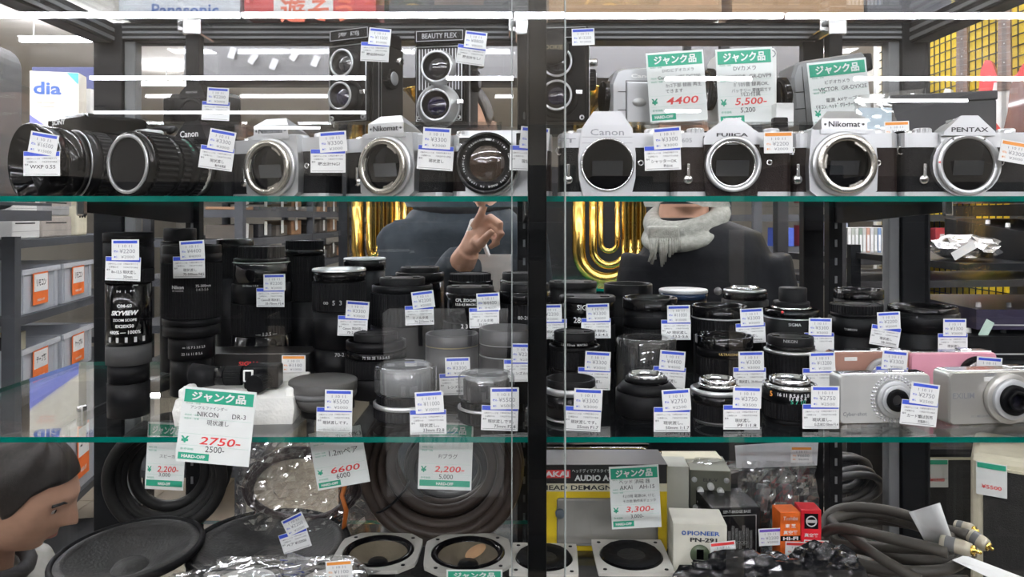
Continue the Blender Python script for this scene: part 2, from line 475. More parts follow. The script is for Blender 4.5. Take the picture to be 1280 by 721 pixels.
def junk_card(px, py, z, wpx, hpx, label, lines, price, sub='', roll=0.0, yaw=0.0, foot=True, pitch=0.0, header=True, wide_foot=False):
    """green headed sales card; lines: (text, x, z, width) in card fractions"""
    W, H = wpx * z / F * 1000, hpx * z / F * 1000
    t = thing('sales_card', label, 'sales card', P(px, py, z), (R(pitch), R(roll), R(yaw)), 'green headed sales cards')
    obj('card', MB().box(-W/2, W/2, 0, .6, -H/2, H/2), M_CARD, t)
    if header:
        m = MB(); m.box(-W*.47, W*.47, -.3, -.05, H*.30, H*.47); hb = obj('header_band', m, M_GREEN, t)
        m = MB(); put_text(m, 'ジャンク品', 0, H*.385, W*.74, H*.125, -.5, bold=.035); obj('header_lettering', m, M_WINK, hb)
    if foot:
        m = MB()
        if wide_foot: m.box(-W*.47, W*.47, -.3, -.05, -H*.45, -H*.36); fx = 0
        else: m.box(-W*.47, -W*.05, -.3, -.05, -H*.465, -H*.375); fx = -W*.26
        fb = obj('footer_band', m, M_GREEN, t)
        m = MB(); put_text(m, 'HARD-OFF', fx, -H*.41 if wide_foot else -H*.42, W*.32, H*.045, -.5, bold=.04); obj('footer_lettering', m, M_WINK, fb)
    m = MB(); put_text(m, '¥', -W*.40, -H*.20, W*.11, H*.09, -.3, bold=.03)
    for zz in (.285, .08, .13):
        put_text(m, '商品名・型番', -W*.34, H*zz, W*.2, H*.022, -.3)
    put_text(m, '参考価格', -W*.36, -H*.325, W*.18, H*.03, -.3)
    obj('green_print', m, M_GREEN, t)
    m = MB()
    for s, x, zz, w in lines: put_text(m, s, W*x, H*zz, W*w, None, -.3)
    if sub: put_text(m, sub, W*.02, -H*.31, W*.26, None, -.3)
    obj('handwriting', m, M_INK, t)
    m = MB(); put_text(m, price, W*.08, -H*.20, W*.56, H*.105, -.3, bold=.012, shear=.15)
    if price: obj('price_writing', m, M_RED, t)
    m = MB()
    for zz in (.09, -.12, -.275): m.box(-W*.47, W*.47, -.2, -.05, H*zz - .1, H*zz + .1)
    obj('rule', m, mat('print_pale_green', (.45, .66, .56), .7, var=0), t)['kind'] = 'stuff'
    return t
# ================================================================ upper shelf: cameras
def roundpoly(x0, x1, y0, y1, r, n=4):
    out = []
    for cx, cy, a0 in ((x1-r, y1-r, 0), (x0+r, y1-r, 90), (x0+r, y0+r, 180), (x1-r, y0+r, 270)):
        for k in range(n + 1):
            a = R(a0 + 90 * k / n); out.append((cx + r*math.cos(a), cy + r*math.sin(a)))
    return out
def ring_part(name, parent, x, z, y0, y1, ro, ri, m, n=40, bev=.6):
    b = MB(); b.lathe([(ri, y0), (ro - bev, y0), (ro, y0 + bev), (ro, y1 - bev), (ro - bev, y1), (ri + bev, y1), (ri, y1 - bev), (ri, y0)], n, M=T(x, 0, z) @ RX90)
    return obj(name, b, m, parent)
def disc_part(name, parent, x, z, y, r, m, n=36, dome=0.0):
    b = MB(); b.lathe([(r, y), (r*.8, y + dome*.45), (r*.45, y + dome*.85), (.05, y + dome)], n, cap1=False, M=T(x, 0, z) @ RX90)
    return obj(name, b, m, parent)
def knob(name, parent, x, y, z, r, h, m, ribs=None):
    b = MB(); b.lathe([(r, 0), (r, h*.8), (r*.85, h), (.05, h)], 20, ribs=ribs, M=T(x, y, z)); return obj(name, b, m, parent)

def slr(label, px, z, yaw, a, b, base=None, name_txt='', style='nikomat', leather=None, top=None, sub_txt='', ro=31, ri=22, apron=None, H=62, dark_plate=False):
    """film SLR without a lens; a,b: body extents left and right of the mount axis in mm"""
    leather = leather or M_LEA; top = top or M_SIL
    t = thing('film_camera', label, 'camera', (PX(px, z), z, S1), (0, 0, R(yaw)), 'film cameras in the front row')
    D = 34
    poly = roundpoly(-a, b, 0, D, 9)
    m = MB(); m.slab(poly, 5, H - 14); obj('body', m, leather, t)
    m = MB(); m.slab(roundpoly(-a - .4, b + .4, -.5, D + .5, 9), 0, 5.2); obj('bottom_plate', m, top, t)
    m = MB(); m.slab(roundpoly(-a - .4, b + .4, -.5, D + .5, 9), H - 14.2, H - 1); m.slab(roundpoly(-a + .6, b - .6, .5, D - .5, 8), H - 1, H); tp = obj('top_plate', m, top, t)
    cz = 31
    # mount apron
    if style == 'nikomat':
        ap = [(-ro - 1, 6), (-ro + 6, .5), (ro - 6, .5), (ro + 1, 6), (ro + 2, 30), (ro - 1, H + 2), (-ro + 1, H + 2), (-ro - 2, 30)]
        m = MB(); m.prism(ap, -9, 1); obj('mount_apron', m, top, t)
        m = MB(); W = 21.5
        m.loft([[(-W-1, -11, H-2), (W+1, -11, H-2), (W+1, 26, H-2), (-W-1, 26, H-2)], [(-W-1, -11, H+2), (W+1, -11, H+2), (W+1, 26, H+2), (-W-1, 26, H+2)], [(-W, -11, H+2.5), (W, -11, H+2.5), (W, 26, H+2), (-W, 26, H+2)], [(-W, -10.5, H+12.5), (W, -10.5, H+12.5), (W-4, 28, H+6), (-W+4, 28, H+6)],
                [(-12.5, -2, H+20.5), (12.5, -2, H+20.5), (11, 16, H+16), (-11, 16, H+16)]])
        pr = obj('prism_housing', m, top, t)
        m = MB(); put_text(m, name_txt, 0, H + 7.2, 30, 5.6, -11.3, bold=.012); obj('lettering', m, M_INK, pr)
        for sx in (-1, 1):
            m = MB(); m.lathe([(1.2, 0), (1.0, .8), (.05, .9)], 10, M=T(sx*18, -11, H+7) @ RX90); obj('screw', m, M_GRY, pr)
        y0 = 9
    elif style == 'canon':
        ap = [(-ro + 4, 1), (ro - 4, 1), (ro, 18), (ro + .5, 40), (ro - 2, 58), (ro - 3, 66), (13, 82), (-13, 82), (-ro + 3, 66), (-ro + 2, 58), (-ro - .5, 40), (-ro, 18)]
        m = MB(); m.prism(ap, -6, 1); m.loft([[(-ro+3, 1, 60), (ro-3, 1, 60), (ro-3, 1, 66), (13, 1, 82), (-13, 1, 82), (-ro+3, 1, 66)], [(-20, 28, 60), (20, 28, 60), (20, 28, 63), (9, 28, 66), (-9, 28, 66), (-20, 28, 63)]])
        pr = obj('prism_housing', m, top, t)
        m = MB(); put_text(m, name_txt, 0, 62, 32, 6.2, -6.2, bold=.006); put_text(m, '·', 0, 54, 1.2, 1.2, -6.2); m.box(-24, 24, -6.15, -6.02, 57.2, 57.6); m.box(-24, 24, -6.15, -6.02, 51.4, 51.8)
        obj('lettering', m, M_GREY_INK, pr)
        y0 = 6
    elif style == 'fujica':
        ap = [(-24, .5), (24, .5), (27, 24), (26, 58), (-26, 58), (-27, 24)]
        m = MB(); m.prism(ap, -5, 1); obj('mount_apron', m, leather, t)
        m = MB(); pg = [(-27, H - 12), (27, H - 12), (27, H - 6), (24, H), (6, H + 13), (-6, H + 13), (-24, H), (-27, H - 6)]
        m.loft([[(x, -6, zz) for x, zz in pg], [(x*.8, 28, H - 12 + (zz - H + 12) * .62) for x, zz in pg]])
        pr = obj('prism_housing', m, top, t)
        m = MB(); put_text(m, name_txt, 0, H - 3.5, 30, 4.4, -6.3, bold=.03); obj('lettering', m, M_INK, pr)
        y0 = 5
    else:  # pentax
        ap = [(ro*1.12*math.cos(R(k*15)), cz + ro*1.04*math.sin(R(k*15)) - (0 if math.sin(R(k*15)) > 0 else 0)) for k in range(24)]
        m = MB(); m.prism(ap, -5, 1); m.prism([(-24, 40), (24, 40), (25, H-2), (-25, H-2)], -4, 1); obj('mount_apron', m, top, t)
        m = MB(); pg = [(-25, H - 4), (25, H - 4), (24, H), (8, H + 15), (-8, H + 15), (-24, H)]
        m.loft([[(x, -9, zz) for x, zz in pg], [(x*.8, 28, H - 4 + (zz - H + 4) * .7) for x, zz in pg]])
        pr = obj('prism_housing', m, top, t)
        m = MB(); put_text(m, name_txt, 0, H + 1.6, 35, 4.4, -9.3, bold=.02); obj('lettering', m, M_INK, pr)
        for sx in (-1, 1):
            m = MB(); m.rbox(sx*8.5 - 2.5, sx*8.5 + 2.5, -2, 12, H + 9, H + 13, .8); obj('shoe_rail', m, M_CHR, pr)
        y0 = 5
    # mount ring and the dark chamber behind it
    if style == 'nikomat':
        ring_part('speed_ring', t, 0, cz, y0, y0 + 4, ro, ri + 2, top)
        ring_part('mount_ring', t, 0, cz, y0 + 4, y0 + 10, ro - 3, ri, M_STEEL)
        dep = y0 + 1
        m = MB()
        for k in range(3):
            a0 = R(20 + 120*k)
            m.lathe([(0.9, 0), (.8, .3), (.05, .35)], 8, M=T((ri+3.6)*math.cos(a0), -(y0+10), cz + (ri+3.6)*math.sin(a0)) @ RX90)
        obj('ring_screw', m, M_GRY, t)
        for k in range(3):
            aa = [R(35 + 120*k + q*12) for q in range(4)]
            m = MB(); m.prism([((ri+.3)*math.cos(q), cz + (ri+.3)*math.sin(q)) for q in aa] + [((ri-2.2)*math.cos(q), cz + (ri-2.2)*math.sin(q)) for q in aa[::-1]], -(y0+8.8), -(y0+7.6)); obj('bayonet_claw', m, M_STEEL, t)
    elif style == 'canon':
        ring_part('mount_ring', t, 0, cz, y0, y0 + 2.5, ri + 2.2, ri, M_CHR); dep = y0 + .4
    elif style == 'fujica':
        ring_part('mount_ring', t, 0, cz, y0, y0 + 6, ro - 4.5, ri - 2.5, M_SIL)
        ring_part('screw_thread', t, 0, cz, y0, y0 + 4, ri - 2.5, ri - 5, M_CHR); dep = y0 + .4
    else:
        ring_part('mount_ring', t, 0, cz, y0, y0 + 3, ro, ri + 1.5, M_SIL); dep = y0 + .4
        for k in range(5):
            a0 = R((58, 122, 236, 304, 176)[k])
            m = MB(); m.lathe([(1.1, 0), (1.0, .4), (.05, .45)], 8, M=T((ri+5)*math.cos(a0), -(y0+3), cz + (ri+5)*math.sin(a0)) @ RX90); obj('index_dot' if k == 4 else 'ring_screw', m, M_RED if k == 4 else M_GRY, t)
    disc_part('mirror_chamber', t, 0, cz, dep, ri + 2, M_BLKG)
    m = MB(); w_ = ri * .62
    m.add([(-w_, -dep - .3, cz - ri*.45), (w_, -dep - .3, cz - ri*.45), (w_, -dep - 3.2, cz + ri*.15), (-w_, -dep - 3.2, cz + ri*.15)], [(0, 1, 2, 3)])
    obj('reflex_mirror', m, M_MIRR, t)
    # controls
    knob('rewind_knob', t, b - 16, 15, H, 8, 5, top); knob('shutter_dial', t, -a + 26, 15, H, 8.5, 5.5, top, (22, .5))
    knob('shutter_button', t, -a + 12, 13, H, 4, 3, M_CHR)
    m = MB(); m.rbox(-a + 4, -a + 40, 17, 26, H + .2, H + 3.5, 1.2); obj('film_lever', m, M_BLK if style in ('fujica', 'pentax') else M_CHR, t)
    lx = -ro - 10
    m = MB(); m.lathe([(4.6, 0), (4.6, 3), (3.4, 4), (.05, 4)], 16, M=T(lx, 0, 17) @ RX90)
    m.rbox(lx - 1.6, lx + 1.6, -4.4, -2.4, 19, 32, .8); obj('self_timer_lever', m, M_CHR, t)
    ring_part('flash_socket', t, ro + 6, 33, 0, 1.5, 3, 1.6, M_CHR, 14, .2)
    for sx, x in ((-1, -a), (1, b)):
        m = MB(); m.tube([(x + 3.2*math.cos(q*.52), 5, H - 17 + 3.6*math.sin(q*.52)) for q in range(12)], .7, 6, closed=True); obj('strap_ring', m, M_CHR, t)
    if sub_txt:
        m = MB(); put_text(m, sub_txt, -(a + ro)/2 - 2, H - 7.5, 17, 4.2, -.8, bold=.01); obj('model_lettering', m, M_GREY_INK, t)
    return t

slr('silver camera with white pentaprism and no lens behind the three mirrored lamps', 347, .765, -21, 62, 60, name_txt='Nikomat', leather=M_LEA)
slr('silver camera with pentaprism turned sideways, no lens, below the twin lens cameras', 490, .745, -26, 62, 60, name_txt='Nikomat')
slr('silver camera with wide front apron and no lens, next to centre post', 758, .712, 0, 45, 63, name_txt='Canon', style='canon', sub_txt='FT', ro=27, ri=23.5)
slr('silver topped camera with dark body and round bright mount ring, no lens', 913, .708, 0, 56, 60, name_txt='FUJICA', style='fujica', sub_txt='ST605', ro=31, ri=25, leather=M_LEAB)
slr('silver camera with trapezoid prism and no lens beside the dark brown one', 1049, .712, 0, 43, 59, name_txt='Nikomat', leather=M_LEAB)
slr('silver and black camera with triangular prism and large grey lens mount, rightmost', 1205, .708, 0, 58, 66, name_txt='PENTAX', style='pentax', ro=29.5, ri=23)

# rangefinder with its lens
def rangefinder():
    t = thing('rangefinder_camera', 'silver rangefinder camera with large fixed lens beside centre post', 'camera', (PX(625, .725), .725, S1), (0, 0, R(-5)), 'film cameras in the front row')
    a, b, H = 48, 50, 66; D = 30
    m = MB(); m.slab(roundpoly(-a, b, 0, D, 9), 6, 46); obj('body', m, M_LEAB, t)
    m = MB(); m.slab(roundpoly(-a - .4, b + .4, -.5, D + .5, 9), 0, 6.2); obj('bottom_plate', m, M_SIL, t)
    m = MB(); m.slab(roundpoly(-a - .4, b + .4, -.5, D + .5, 9), 45.8, 62); m.slab(roundpoly(-a + 8, b - 2, .5, D - .5, 8), 62, H); obj('top_plate', m, M_SIL, t)
    m = MB(); m.prism([(-34, 6), (27, 6), (27, 47), (-34, 47)], -1.5, 1); obj('front_plate', m, M_SIL, t)
    m = MB(); m.rbox(-42, -29, -2.5, 0, 51, 61, .8); w = obj('finder_frame', m, M_CHR, t)
    m = MB(); m.rbox(-40, -31, -2.9, -2.3, 53, 59, .4); obj('finder_glass', m, M_LENS, w)
    m = MB(); m.rbox(16, 47, -2.5, 0, 48, 63, .8); w = obj('light_window', m, M_BLKG, t)
    m = MB(); m.rbox(19, 44, -2.9, -2.4, 49.5, 56, .3); obj('window_trim', m, M_CHR, w)
    m = MB(); put_text(m, 'Yashica', -7, 57, 29, 5.8, -.8, shear=.25, bold=.01); obj('lettering', m, M_INK, t)
    cx, cz = -10, 32
    ring_part('lens_base', t, cx, cz, 1, 12, 31, 10, M_SIL, 48)
    ring_part('focus_ring', t, cx, cz, 12, 22, 30, 10, M_CHR, 48)
    ring_part('lens_rim', t, cx, cz, 22, 28, 29.5, 26, M_BLKG, 48)
    b_ = MB(); b_.lathe([(27, 23), (27, 26.5), (17, 24.5), (17, 23)], 48, M=T(cx, 0, cz) @ RX90); fr = obj('name_ring', b_, M_BLK, t)
    disc_part('front_glass', t, cx, cz, 24.2, 17, M_LENSA, dome=3.0)
    m = MB(); s = 'YASHICA · YASHINON-DX 1:1.7 f=45mm · LENS MADE IN JAPAN ·'
    for i, ch in enumerate(s):
        if ch == ' ': continue
        an = R(200 - i * 360 / len(s)); rr = 22.5
        put_text(m, ch, cx + rr*math.cos(an), cz + rr*math.sin(an), None, 1.9 if ch != '·' else .6, -26.2, rot=math.degrees(an) - 90)
    obj('ring_lettering', m, M_WINK, fr)
    knob('shutter_dial', t, 30, 15, 62, 9, 7, M_SIL, (22, .5)); knob('rewind_knob', t, -38, 15, 62, 8, 5, M_CHR)
    return t
rangefinder()

# SLR with zoom lens (black) and strap
def zoom_slr():
    z = .80
    t = thing('film_camera', 'black film camera with ribbed zoom lens and silver ringed front', 'camera', (PX(245, z), z, S1), (0, 0, R(-25)))
    a, b, H = 46, 46, 64
    m = MB(); m.slab(roundpoly(-a, b, 0, 34, 9), 0, 50); obj('body', m, M_LEA, t)
    m = MB(); m.slab(roundpoly(-a - .4, b + .4, -.5, 34.5, 9), 50, H); obj('top_plate', m, M_BLK, t)
    m = MB(); m.loft([[(-25, -9, 48), (25, -9, 48), (24, 30, 48), (-24, 30, 48)], [(-25, -9, 64), (25, -9, 64), (23, 30, 62), (-23, 30, 62)], [(-10, -6, 84), (12, -6, 84), (10, 18, 80), (-10, 18, 80)]])
    pr = obj('prism_housing', m, M_BLK, t)
    m = MB(); put_text(m, 'Canon', 0, 70, 27, 7, -9.3, bold=.02, M=T(0, 0, 0)); obj('lettering', m, M_WINK, pr)
    knob('shutter_dial', t, -a + 22, 15, H, 9, 6, M_BLK, (22, .5)); knob('rewind_knob', t, b - 14, 15, H, 8, 6, M_BLK)
    m = MB(); m.rbox(-a + 6, -a + 44, 15, 24, H, H + 4, 1); obj('film_lever', m, M_BLK, t)
    cz = 33; L = RX90
    def seg(nm, y0, y1, r0, r1, mt, ribs=None):
        q = MB(); q.lathe([(r0 - 2, y0), (r0, y0 + .6), (r1, y1 - .6), (r1 - 2, y1)], 44, ribs=ribs, M=T(0, 0, cz) @ RX90); return obj(nm, q, mt, t)
    seg('lens_mount', 0, 11, 31, 30, M_CHR)
    seg('aperture_ring', 11, 20, 32, 32, M_BLK, (40, .7))
    sc1 = seg('distance_scale', 20, 33, 30.5, 30.5, M_BLK)
    seg('zoom_grip', 33, 43, 33, 33, M_RUB, (36, 1.2)); sc2 = seg('zoom_scale', 43, 50, 31, 31, M_BLK)
    seg('focus_grip', 50, 74, 34, 34, M_RUB, (34, 1.4)); seg('front_barrel', 74, 82, 33, 32, M_BLKG)
    ring_part('front_ring', t, 0, cz, 82, 84, 29.5, 26, M_SIL, 44, .3)
    disc_part('front_cap', t, 0, cz, 81.5, 29, M_BLK2)
    m = MB()
    for k in range(16):
        an = R(20 + k*9); put_text(m, random.choice(['5', '10', '7', '22', '16', '3.5', '∞']), 0, 0, None, 2.4, 0, M=T(0, 0, cz) @ Matrix.Rotation(an - R(90), 4, 'Y') @ T(0, -46.5, 31.3) @ Matrix.Rotation(R(-90), 4, 'X'))
    obj('scale_numbers', m, M_WINK, sc2)
    m = MB()
    for k in range(12):
        an = R(25 + k*11); put_text(m, random.choice(['10', '15', '30', '7', '5']), 0, 0, None, 2.8, 0, M=T(0, 0, cz) @ Matrix.Rotation(an - R(90), 4, 'Y') @ T(0, -26.5, 30.8) @ Matrix.Rotation(R(-90), 4, 'X'))
    obj('scale_numbers', m, mat('print_lens_green', (.05, .5, .3), .6), sc1)
    q = MB(); q.lathe([(1.6, 0), (1.4, .8), (.05, 1)], 10, M=T(26, -8, cz + 18) @ RX90); obj('index_dot', q, M_RED, t)
zoom_slr()

def sony():
    z = .84
    t = thing('digital_camera', 'large black digital camera with wide lens hood at the shelf end', 'camera', (PX(152, z), z, S1), (0, 0, R(-32)))
    m = MB(); m.loft([[(-62, 0, 0), (44, 0, 0), (44, 50, 0), (-62, 50, 0)], [(-62, -4, 40), (44, -4, 40), (43, 50, 40), (-60, 50, 40)], [(-58, -2, 66), (42, -2, 66), (41, 46, 66), (-55, 46, 66)], [(-50, 6, 78), (38, 4, 74), (36, 40, 72), (-48, 40, 76)]]); obj('body', m, M_BLK, t)
    m = MB(); m.rbox(-76, 4, -44, 30, 70, 95, 5); fl = obj('flash_housing', m, M_BLKG, t)
    m = MB(); put_text(m, 'SONY', -48, 87, 28, 5.8, -44.4, bold=.03); obj('lettering', m, M_WINK, fl)
    m = MB(); m.rbox(12, 36, 6, 30, 73, 80, 3); obj('mode_dial', m, M_SILP, t)
    m = MB(); m.tube([(-56, 30, 76), (-30, 44, 84), (0, 48, 86), (30, 46, 84), (44, 30, 78)], 3.5, 6); obj('strap', m, M_BLK2, t)
    cz = 37.5
    prof = [('lens_barrel', 0, 24, 35, 36, M_BLK, None), ('zoom_ring', 24, 40, 37, 37, M_RUB, (44, 1.0)), ('focus_ring', 40, 52, 36, 36, M_BLK, None), ('converter', 52, 76, 35, 38, M_BLKG, None)]
    for nm, y0, y1, r0, r1, mt, rb in prof:
        q = MB(); q.lathe([(r0 - 3, y0), (r0, y0 + .8), (r1, y1 - .8), (r1 - 3, y1)], 44, ribs=rb, M=T(0, 0, cz) @ RX90); obj(nm, q, mt, t)
    q = MB(); q.lathe([(35, 74), (38, 76), (40, 98), (38.5, 100), (37, 98), (31, 82), (26, 80)], 48, M=T(0, 0, cz) @ RX90); obj('lens_hood', q, M_BLKG, t)
    ring_part('inner_ring', t, 0, cz, 79, 82, 31, 23, M_BLK, 44)
    disc_part('front_glass', t, 0, cz, 80, 25, M_LENS, dome=5)
    ring_part('silver_line', t, 0, cz, 52, 52.8, 37.2, 35, M_SIL, 44, .2)
    q = MB(); q.lathe([(2.6, 0), (2.2, 1), (.05, 1.2)], 12, M=T(41, -4.5, 43) @ RX90); obj('index_dot', q, M_RED, t)
sony()

# ---------------------------------------------------------------- risers and the raised row
RH = HH(163, .97) - S1
RZ = S1 + RH
def riser(px0, px1, label):
    x0, x1 = PX(px0, .97)*1000, PX(px1, .97)*1000
    t = thing('acrylic_riser', label, 'riser', (0, .945, S1), group='clear risers')
    h = RH*1000
    obj('riser_top', MB().box(x0, x1, -65, 65, h - 4, h), M_ACR, t)
    for x in (x0, x1 - 4): obj('riser_leg', MB().box(x, x + 4, -65, 65, 0, h - 4), M_ACR, t)
riser(208, 330, 'clear acrylic riser under the small black camera')
riser(395, 628, 'clear acrylic riser under the two twin lens cameras')
riser(672, 1085, 'clear acrylic riser under the camcorders')

def tlr(label, px, z, yaw, W, Hb, name_plate, style, lens_r=(17, 17), metal=M_BLK, side_knob=True):
    t = thing('twin_lens_camera', label, 'camera', (PX(px, z), z, RZ), (0, 0, R(yaw)), 'twin lens reflex cameras')
    D = 70
    m = MB(); m.rbox(-W/2, W/2, 0, D, 0, Hb, 2.5); obj('body', m, M_LEA, t)
    # hood
    m = MB(); m.rbox(-W/2 + 1, W/2 - 1, -6, D - 2, Hb, Hb + 17, 2); hd = obj('hood', m, M_BLK2, t)
    m = MB(); m.box(-W/2 + 4, W/2 - 4, -7, -5.8, Hb + 2, Hb + 15); npl = obj('name_plate', m, M_BLK, hd)
    m = MB()
    for x0, x1, z0, z1 in ((-W/2+4, W/2-4, Hb+14.3, Hb+15), (-W/2+4, W/2-4, Hb+2, Hb+2.7), (-W/2+4, -W/2+4.7, Hb+2, Hb+15), (W/2-4.7, W/2-4, Hb+2, Hb+15)): m.box(x0, x1, -7.3, -7, z0, z1)
    put_text(m, name_plate, 0, Hb + 8.5, W*.66 if len(name_plate) > 4 else W*.5, 6.5, -7.4, bold=.01)
    obj('lettering', m, M_SILP, npl)
    # front standard
    m = MB(); m.rbox(-W/2 + 3, W/2 - 3, -9, 1, 6, Hb - 4, 3); fs = obj('lens_board', m, metal, t)
    if style != 'plain':
        m = MB(); zz0, zz1, xx = 8, Hb - 6, W/2 - 5
        m.tube([(-xx, -9.4, zz0), (-xx, -9.4, zz1), (xx, -9.4, zz1), (xx, -9.4, zz0)], .9, 6, closed=True); obj('trim_line', m, M_SIL, fs)
    zs = (Hb*.72, Hb*.34) if style != 'stripes' else (Hb*.69, Hb*.24)
    if style == 'stripes':
        for k in range(14):
            x = -W/2 + 9 + k * (W - 18) / 13
            m = MB(); m.box(x - .8, x + .8, -9.6, -9, Hb*.44, Hb*.92); obj('stripe', m, M_SILP, fs)
    for i, (zz, r) in enumerate(zip(zs, lens_r)):
        ex = 16 if i == 0 else 20
        nm = ('viewing_lens', 'taking_lens')[i]
        big = 1.18 if (i == 1 and style == 'stripes') else 1.0
        q = MB(); q.lathe([(r*big*1.12, 9), (r*big*1.12, 13), (r*1.02, 14), (r, ex + 6), (r - 2.2, ex + 6), (r - 2.6, ex)], 36, M=T(0, 0, zz) @ RX90); lb = obj(nm, q, M_SIL if style == 'stripes' else M_BLK, t)
        ring_part('lens_rim', lb, 0, zz, ex + 5, ex + 7, r + .3, r - 2.4, M_SIL, 36, .3)
        q = MB(); q.lathe([(r - 2.4, ex + 5), (r*.62, ex + 1), (r*.62, ex)], 36, M=T(0, 0, zz) @ RX90); obj('inner_barrel', q, M_BLK, lb)
        disc_part('lens_glass', lb, 0, zz, ex, r*.66, M_LENSB if i else M_LENS, dome=2.5)
    if style == 'plain':
        for q_ in (0, 1):
            pass
    m = MB(); m.lathe([(zs[0]-zs[1], 0)], 3) if False else None
    ring_part('shutter_ring', t, 0, zs[1], 9, 13, lens_r[1]*1.42, lens_r[1], M_BLK2 if style != 'stripes' else M_SILP, 40)
    m = MB(); m.rbox(lens_r[1]*1.2, lens_r[1]*1.2 + 9, -15, -11, zs[1] + 2, zs[1] + 8, 1.2); obj('shutter_lever', m, M_CHR, t)
    for sx in (-1, 1):
        ring_part('flash_socket', t, sx * (W/2 - 9), 12, 9, 11.5, 3.2, 1.6, M_SIL, 14, .2)
    # sides
    M90 = Matrix.Rotation(R(90), 4, 'Y')
    q = MB(); q.lathe([(14, 0), (14, 7), (12, 9), (.1, 9)], 28, ribs=(28, .6), M=T(W/2, 34, Hb*.6) @ M90); kb = obj('focus_knob', q, M_BLK2, t)
    q = MB(); q.lathe([(9, 9), (8, 10), (4, 10), (.1, 9.6)], 24, M=T(W/2, 34, Hb*.6) @ M90); obj('knob_disc', q, M_SILP, kb)
    q = MB(); q.lathe([(5, 0), (5, 10), (4, 11), (.1, 11)], 18, M=T(W/2, 50, Hb*.83) @ M90); obj('strap_stud', q, M_CHR, t)
    m = MB(); m.box(W/2 + .1, W/2 + .8, 10, 11.5, 3, Hb - 3); m.box(W/2 + .1, W/2 + .8, 16, 17, 3, Hb - 3); obj('side_trim', m, M_SIL, t)
    m = MB(); m.rbox(-W/2 + 3, W/2 - 3, 3, D - 4, Hb + 16.5, Hb + 19, .8); obj('hood_lid', m, M_BLK, hd)
    return t
tlr('black twin lens camera with two large ringed lenses, beside the stripe fronted one', 440, .945, -24, 66, 110, '海 鸥', 'trim', (17.5, 17.5))
tlr('twin lens camera with silver striped front and silver lens rings', 551, .945, -9, 69, 108, 'BEAUTY FLEX', 'stripes', (20, 20))
tl3 = tlr('black twin lens camera with lens cap half hidden by centre post', 697, .945, -6, 80, 112, '', 'plain', (19, 19))

# lens cap of the third twin-lens camera
c = link('lens_cap', None, None, (PX(690, .90), .905, HH(60, .905)))
m = MB(); m.lathe([(20, -4), (20, 4), (18, 5), (.1, 5)], 36, M=RX90); obj('cap_disc', m, M_BLK2, c)
m = MB(); put_text(m, 'ROOKIE', 0, 0, 26, 5.5, -5.3, bold=.01); obj('cap_lettering', m, mat('dull_gold', (.30, .25, .15), .5), c); adopt(c, tl3)

def small_slr():
    z = .945
    t = thing('film_camera', 'small black camera with body cap standing on the riser', 'camera', (PX(243, z), z, RZ), (0, 0, R(-14)))
    m = MB(); m.slab(roundpoly(-42, 44, 0, 40, 8), 0, 40); obj('body', m, M_LEA, t)
    m = MB(); m.loft([[(x, y, 40) for x, y in roundpoly(-42, 44, 0, 40, 8)], [(x, y, 45) for x, y in roundpoly(-40, 42, 2, 38, 8)]]); obj('top_plate', m, M_BLK, t)
    m = MB(); m.loft([[(-19, -5, 38), (19, -5, 38), (18, 34, 38), (-18, 34, 38)], [(-17, -5, 46), (17, -5, 46), (15, 34, 46), (-15, 34, 46)], [(-8, -2, 57), (9, -2, 57), (8, 28, 56), (-8, 28, 56)]]); pr = obj('prism_housing', m, M_BLK2, t)
    m = MB(); put_text(m, 'PENTAX', 0, 45, 17, 2.8, -5.4, bold=.01); obj('lettering', m, M_DIM, pr)
    ring_part('mount_ring', t, 0, 20, 2, 8, 18, 14, M_BLK2); disc_part('body_cap', t, 0, 20, 6, 16.5, M_BLK2, dome=2)
    knob('shutter_dial', t, -28, 18, 45, 6, 5, M_BLK, (20, .4)); knob('rewind_knob', t, 30, 18, 45, 6, 4, M_BLK)
    m = MB(); m.rbox(-42, -30, -7, 2, 4, 40, 3); obj('grip', m, M_RUB, t)
small_slr()

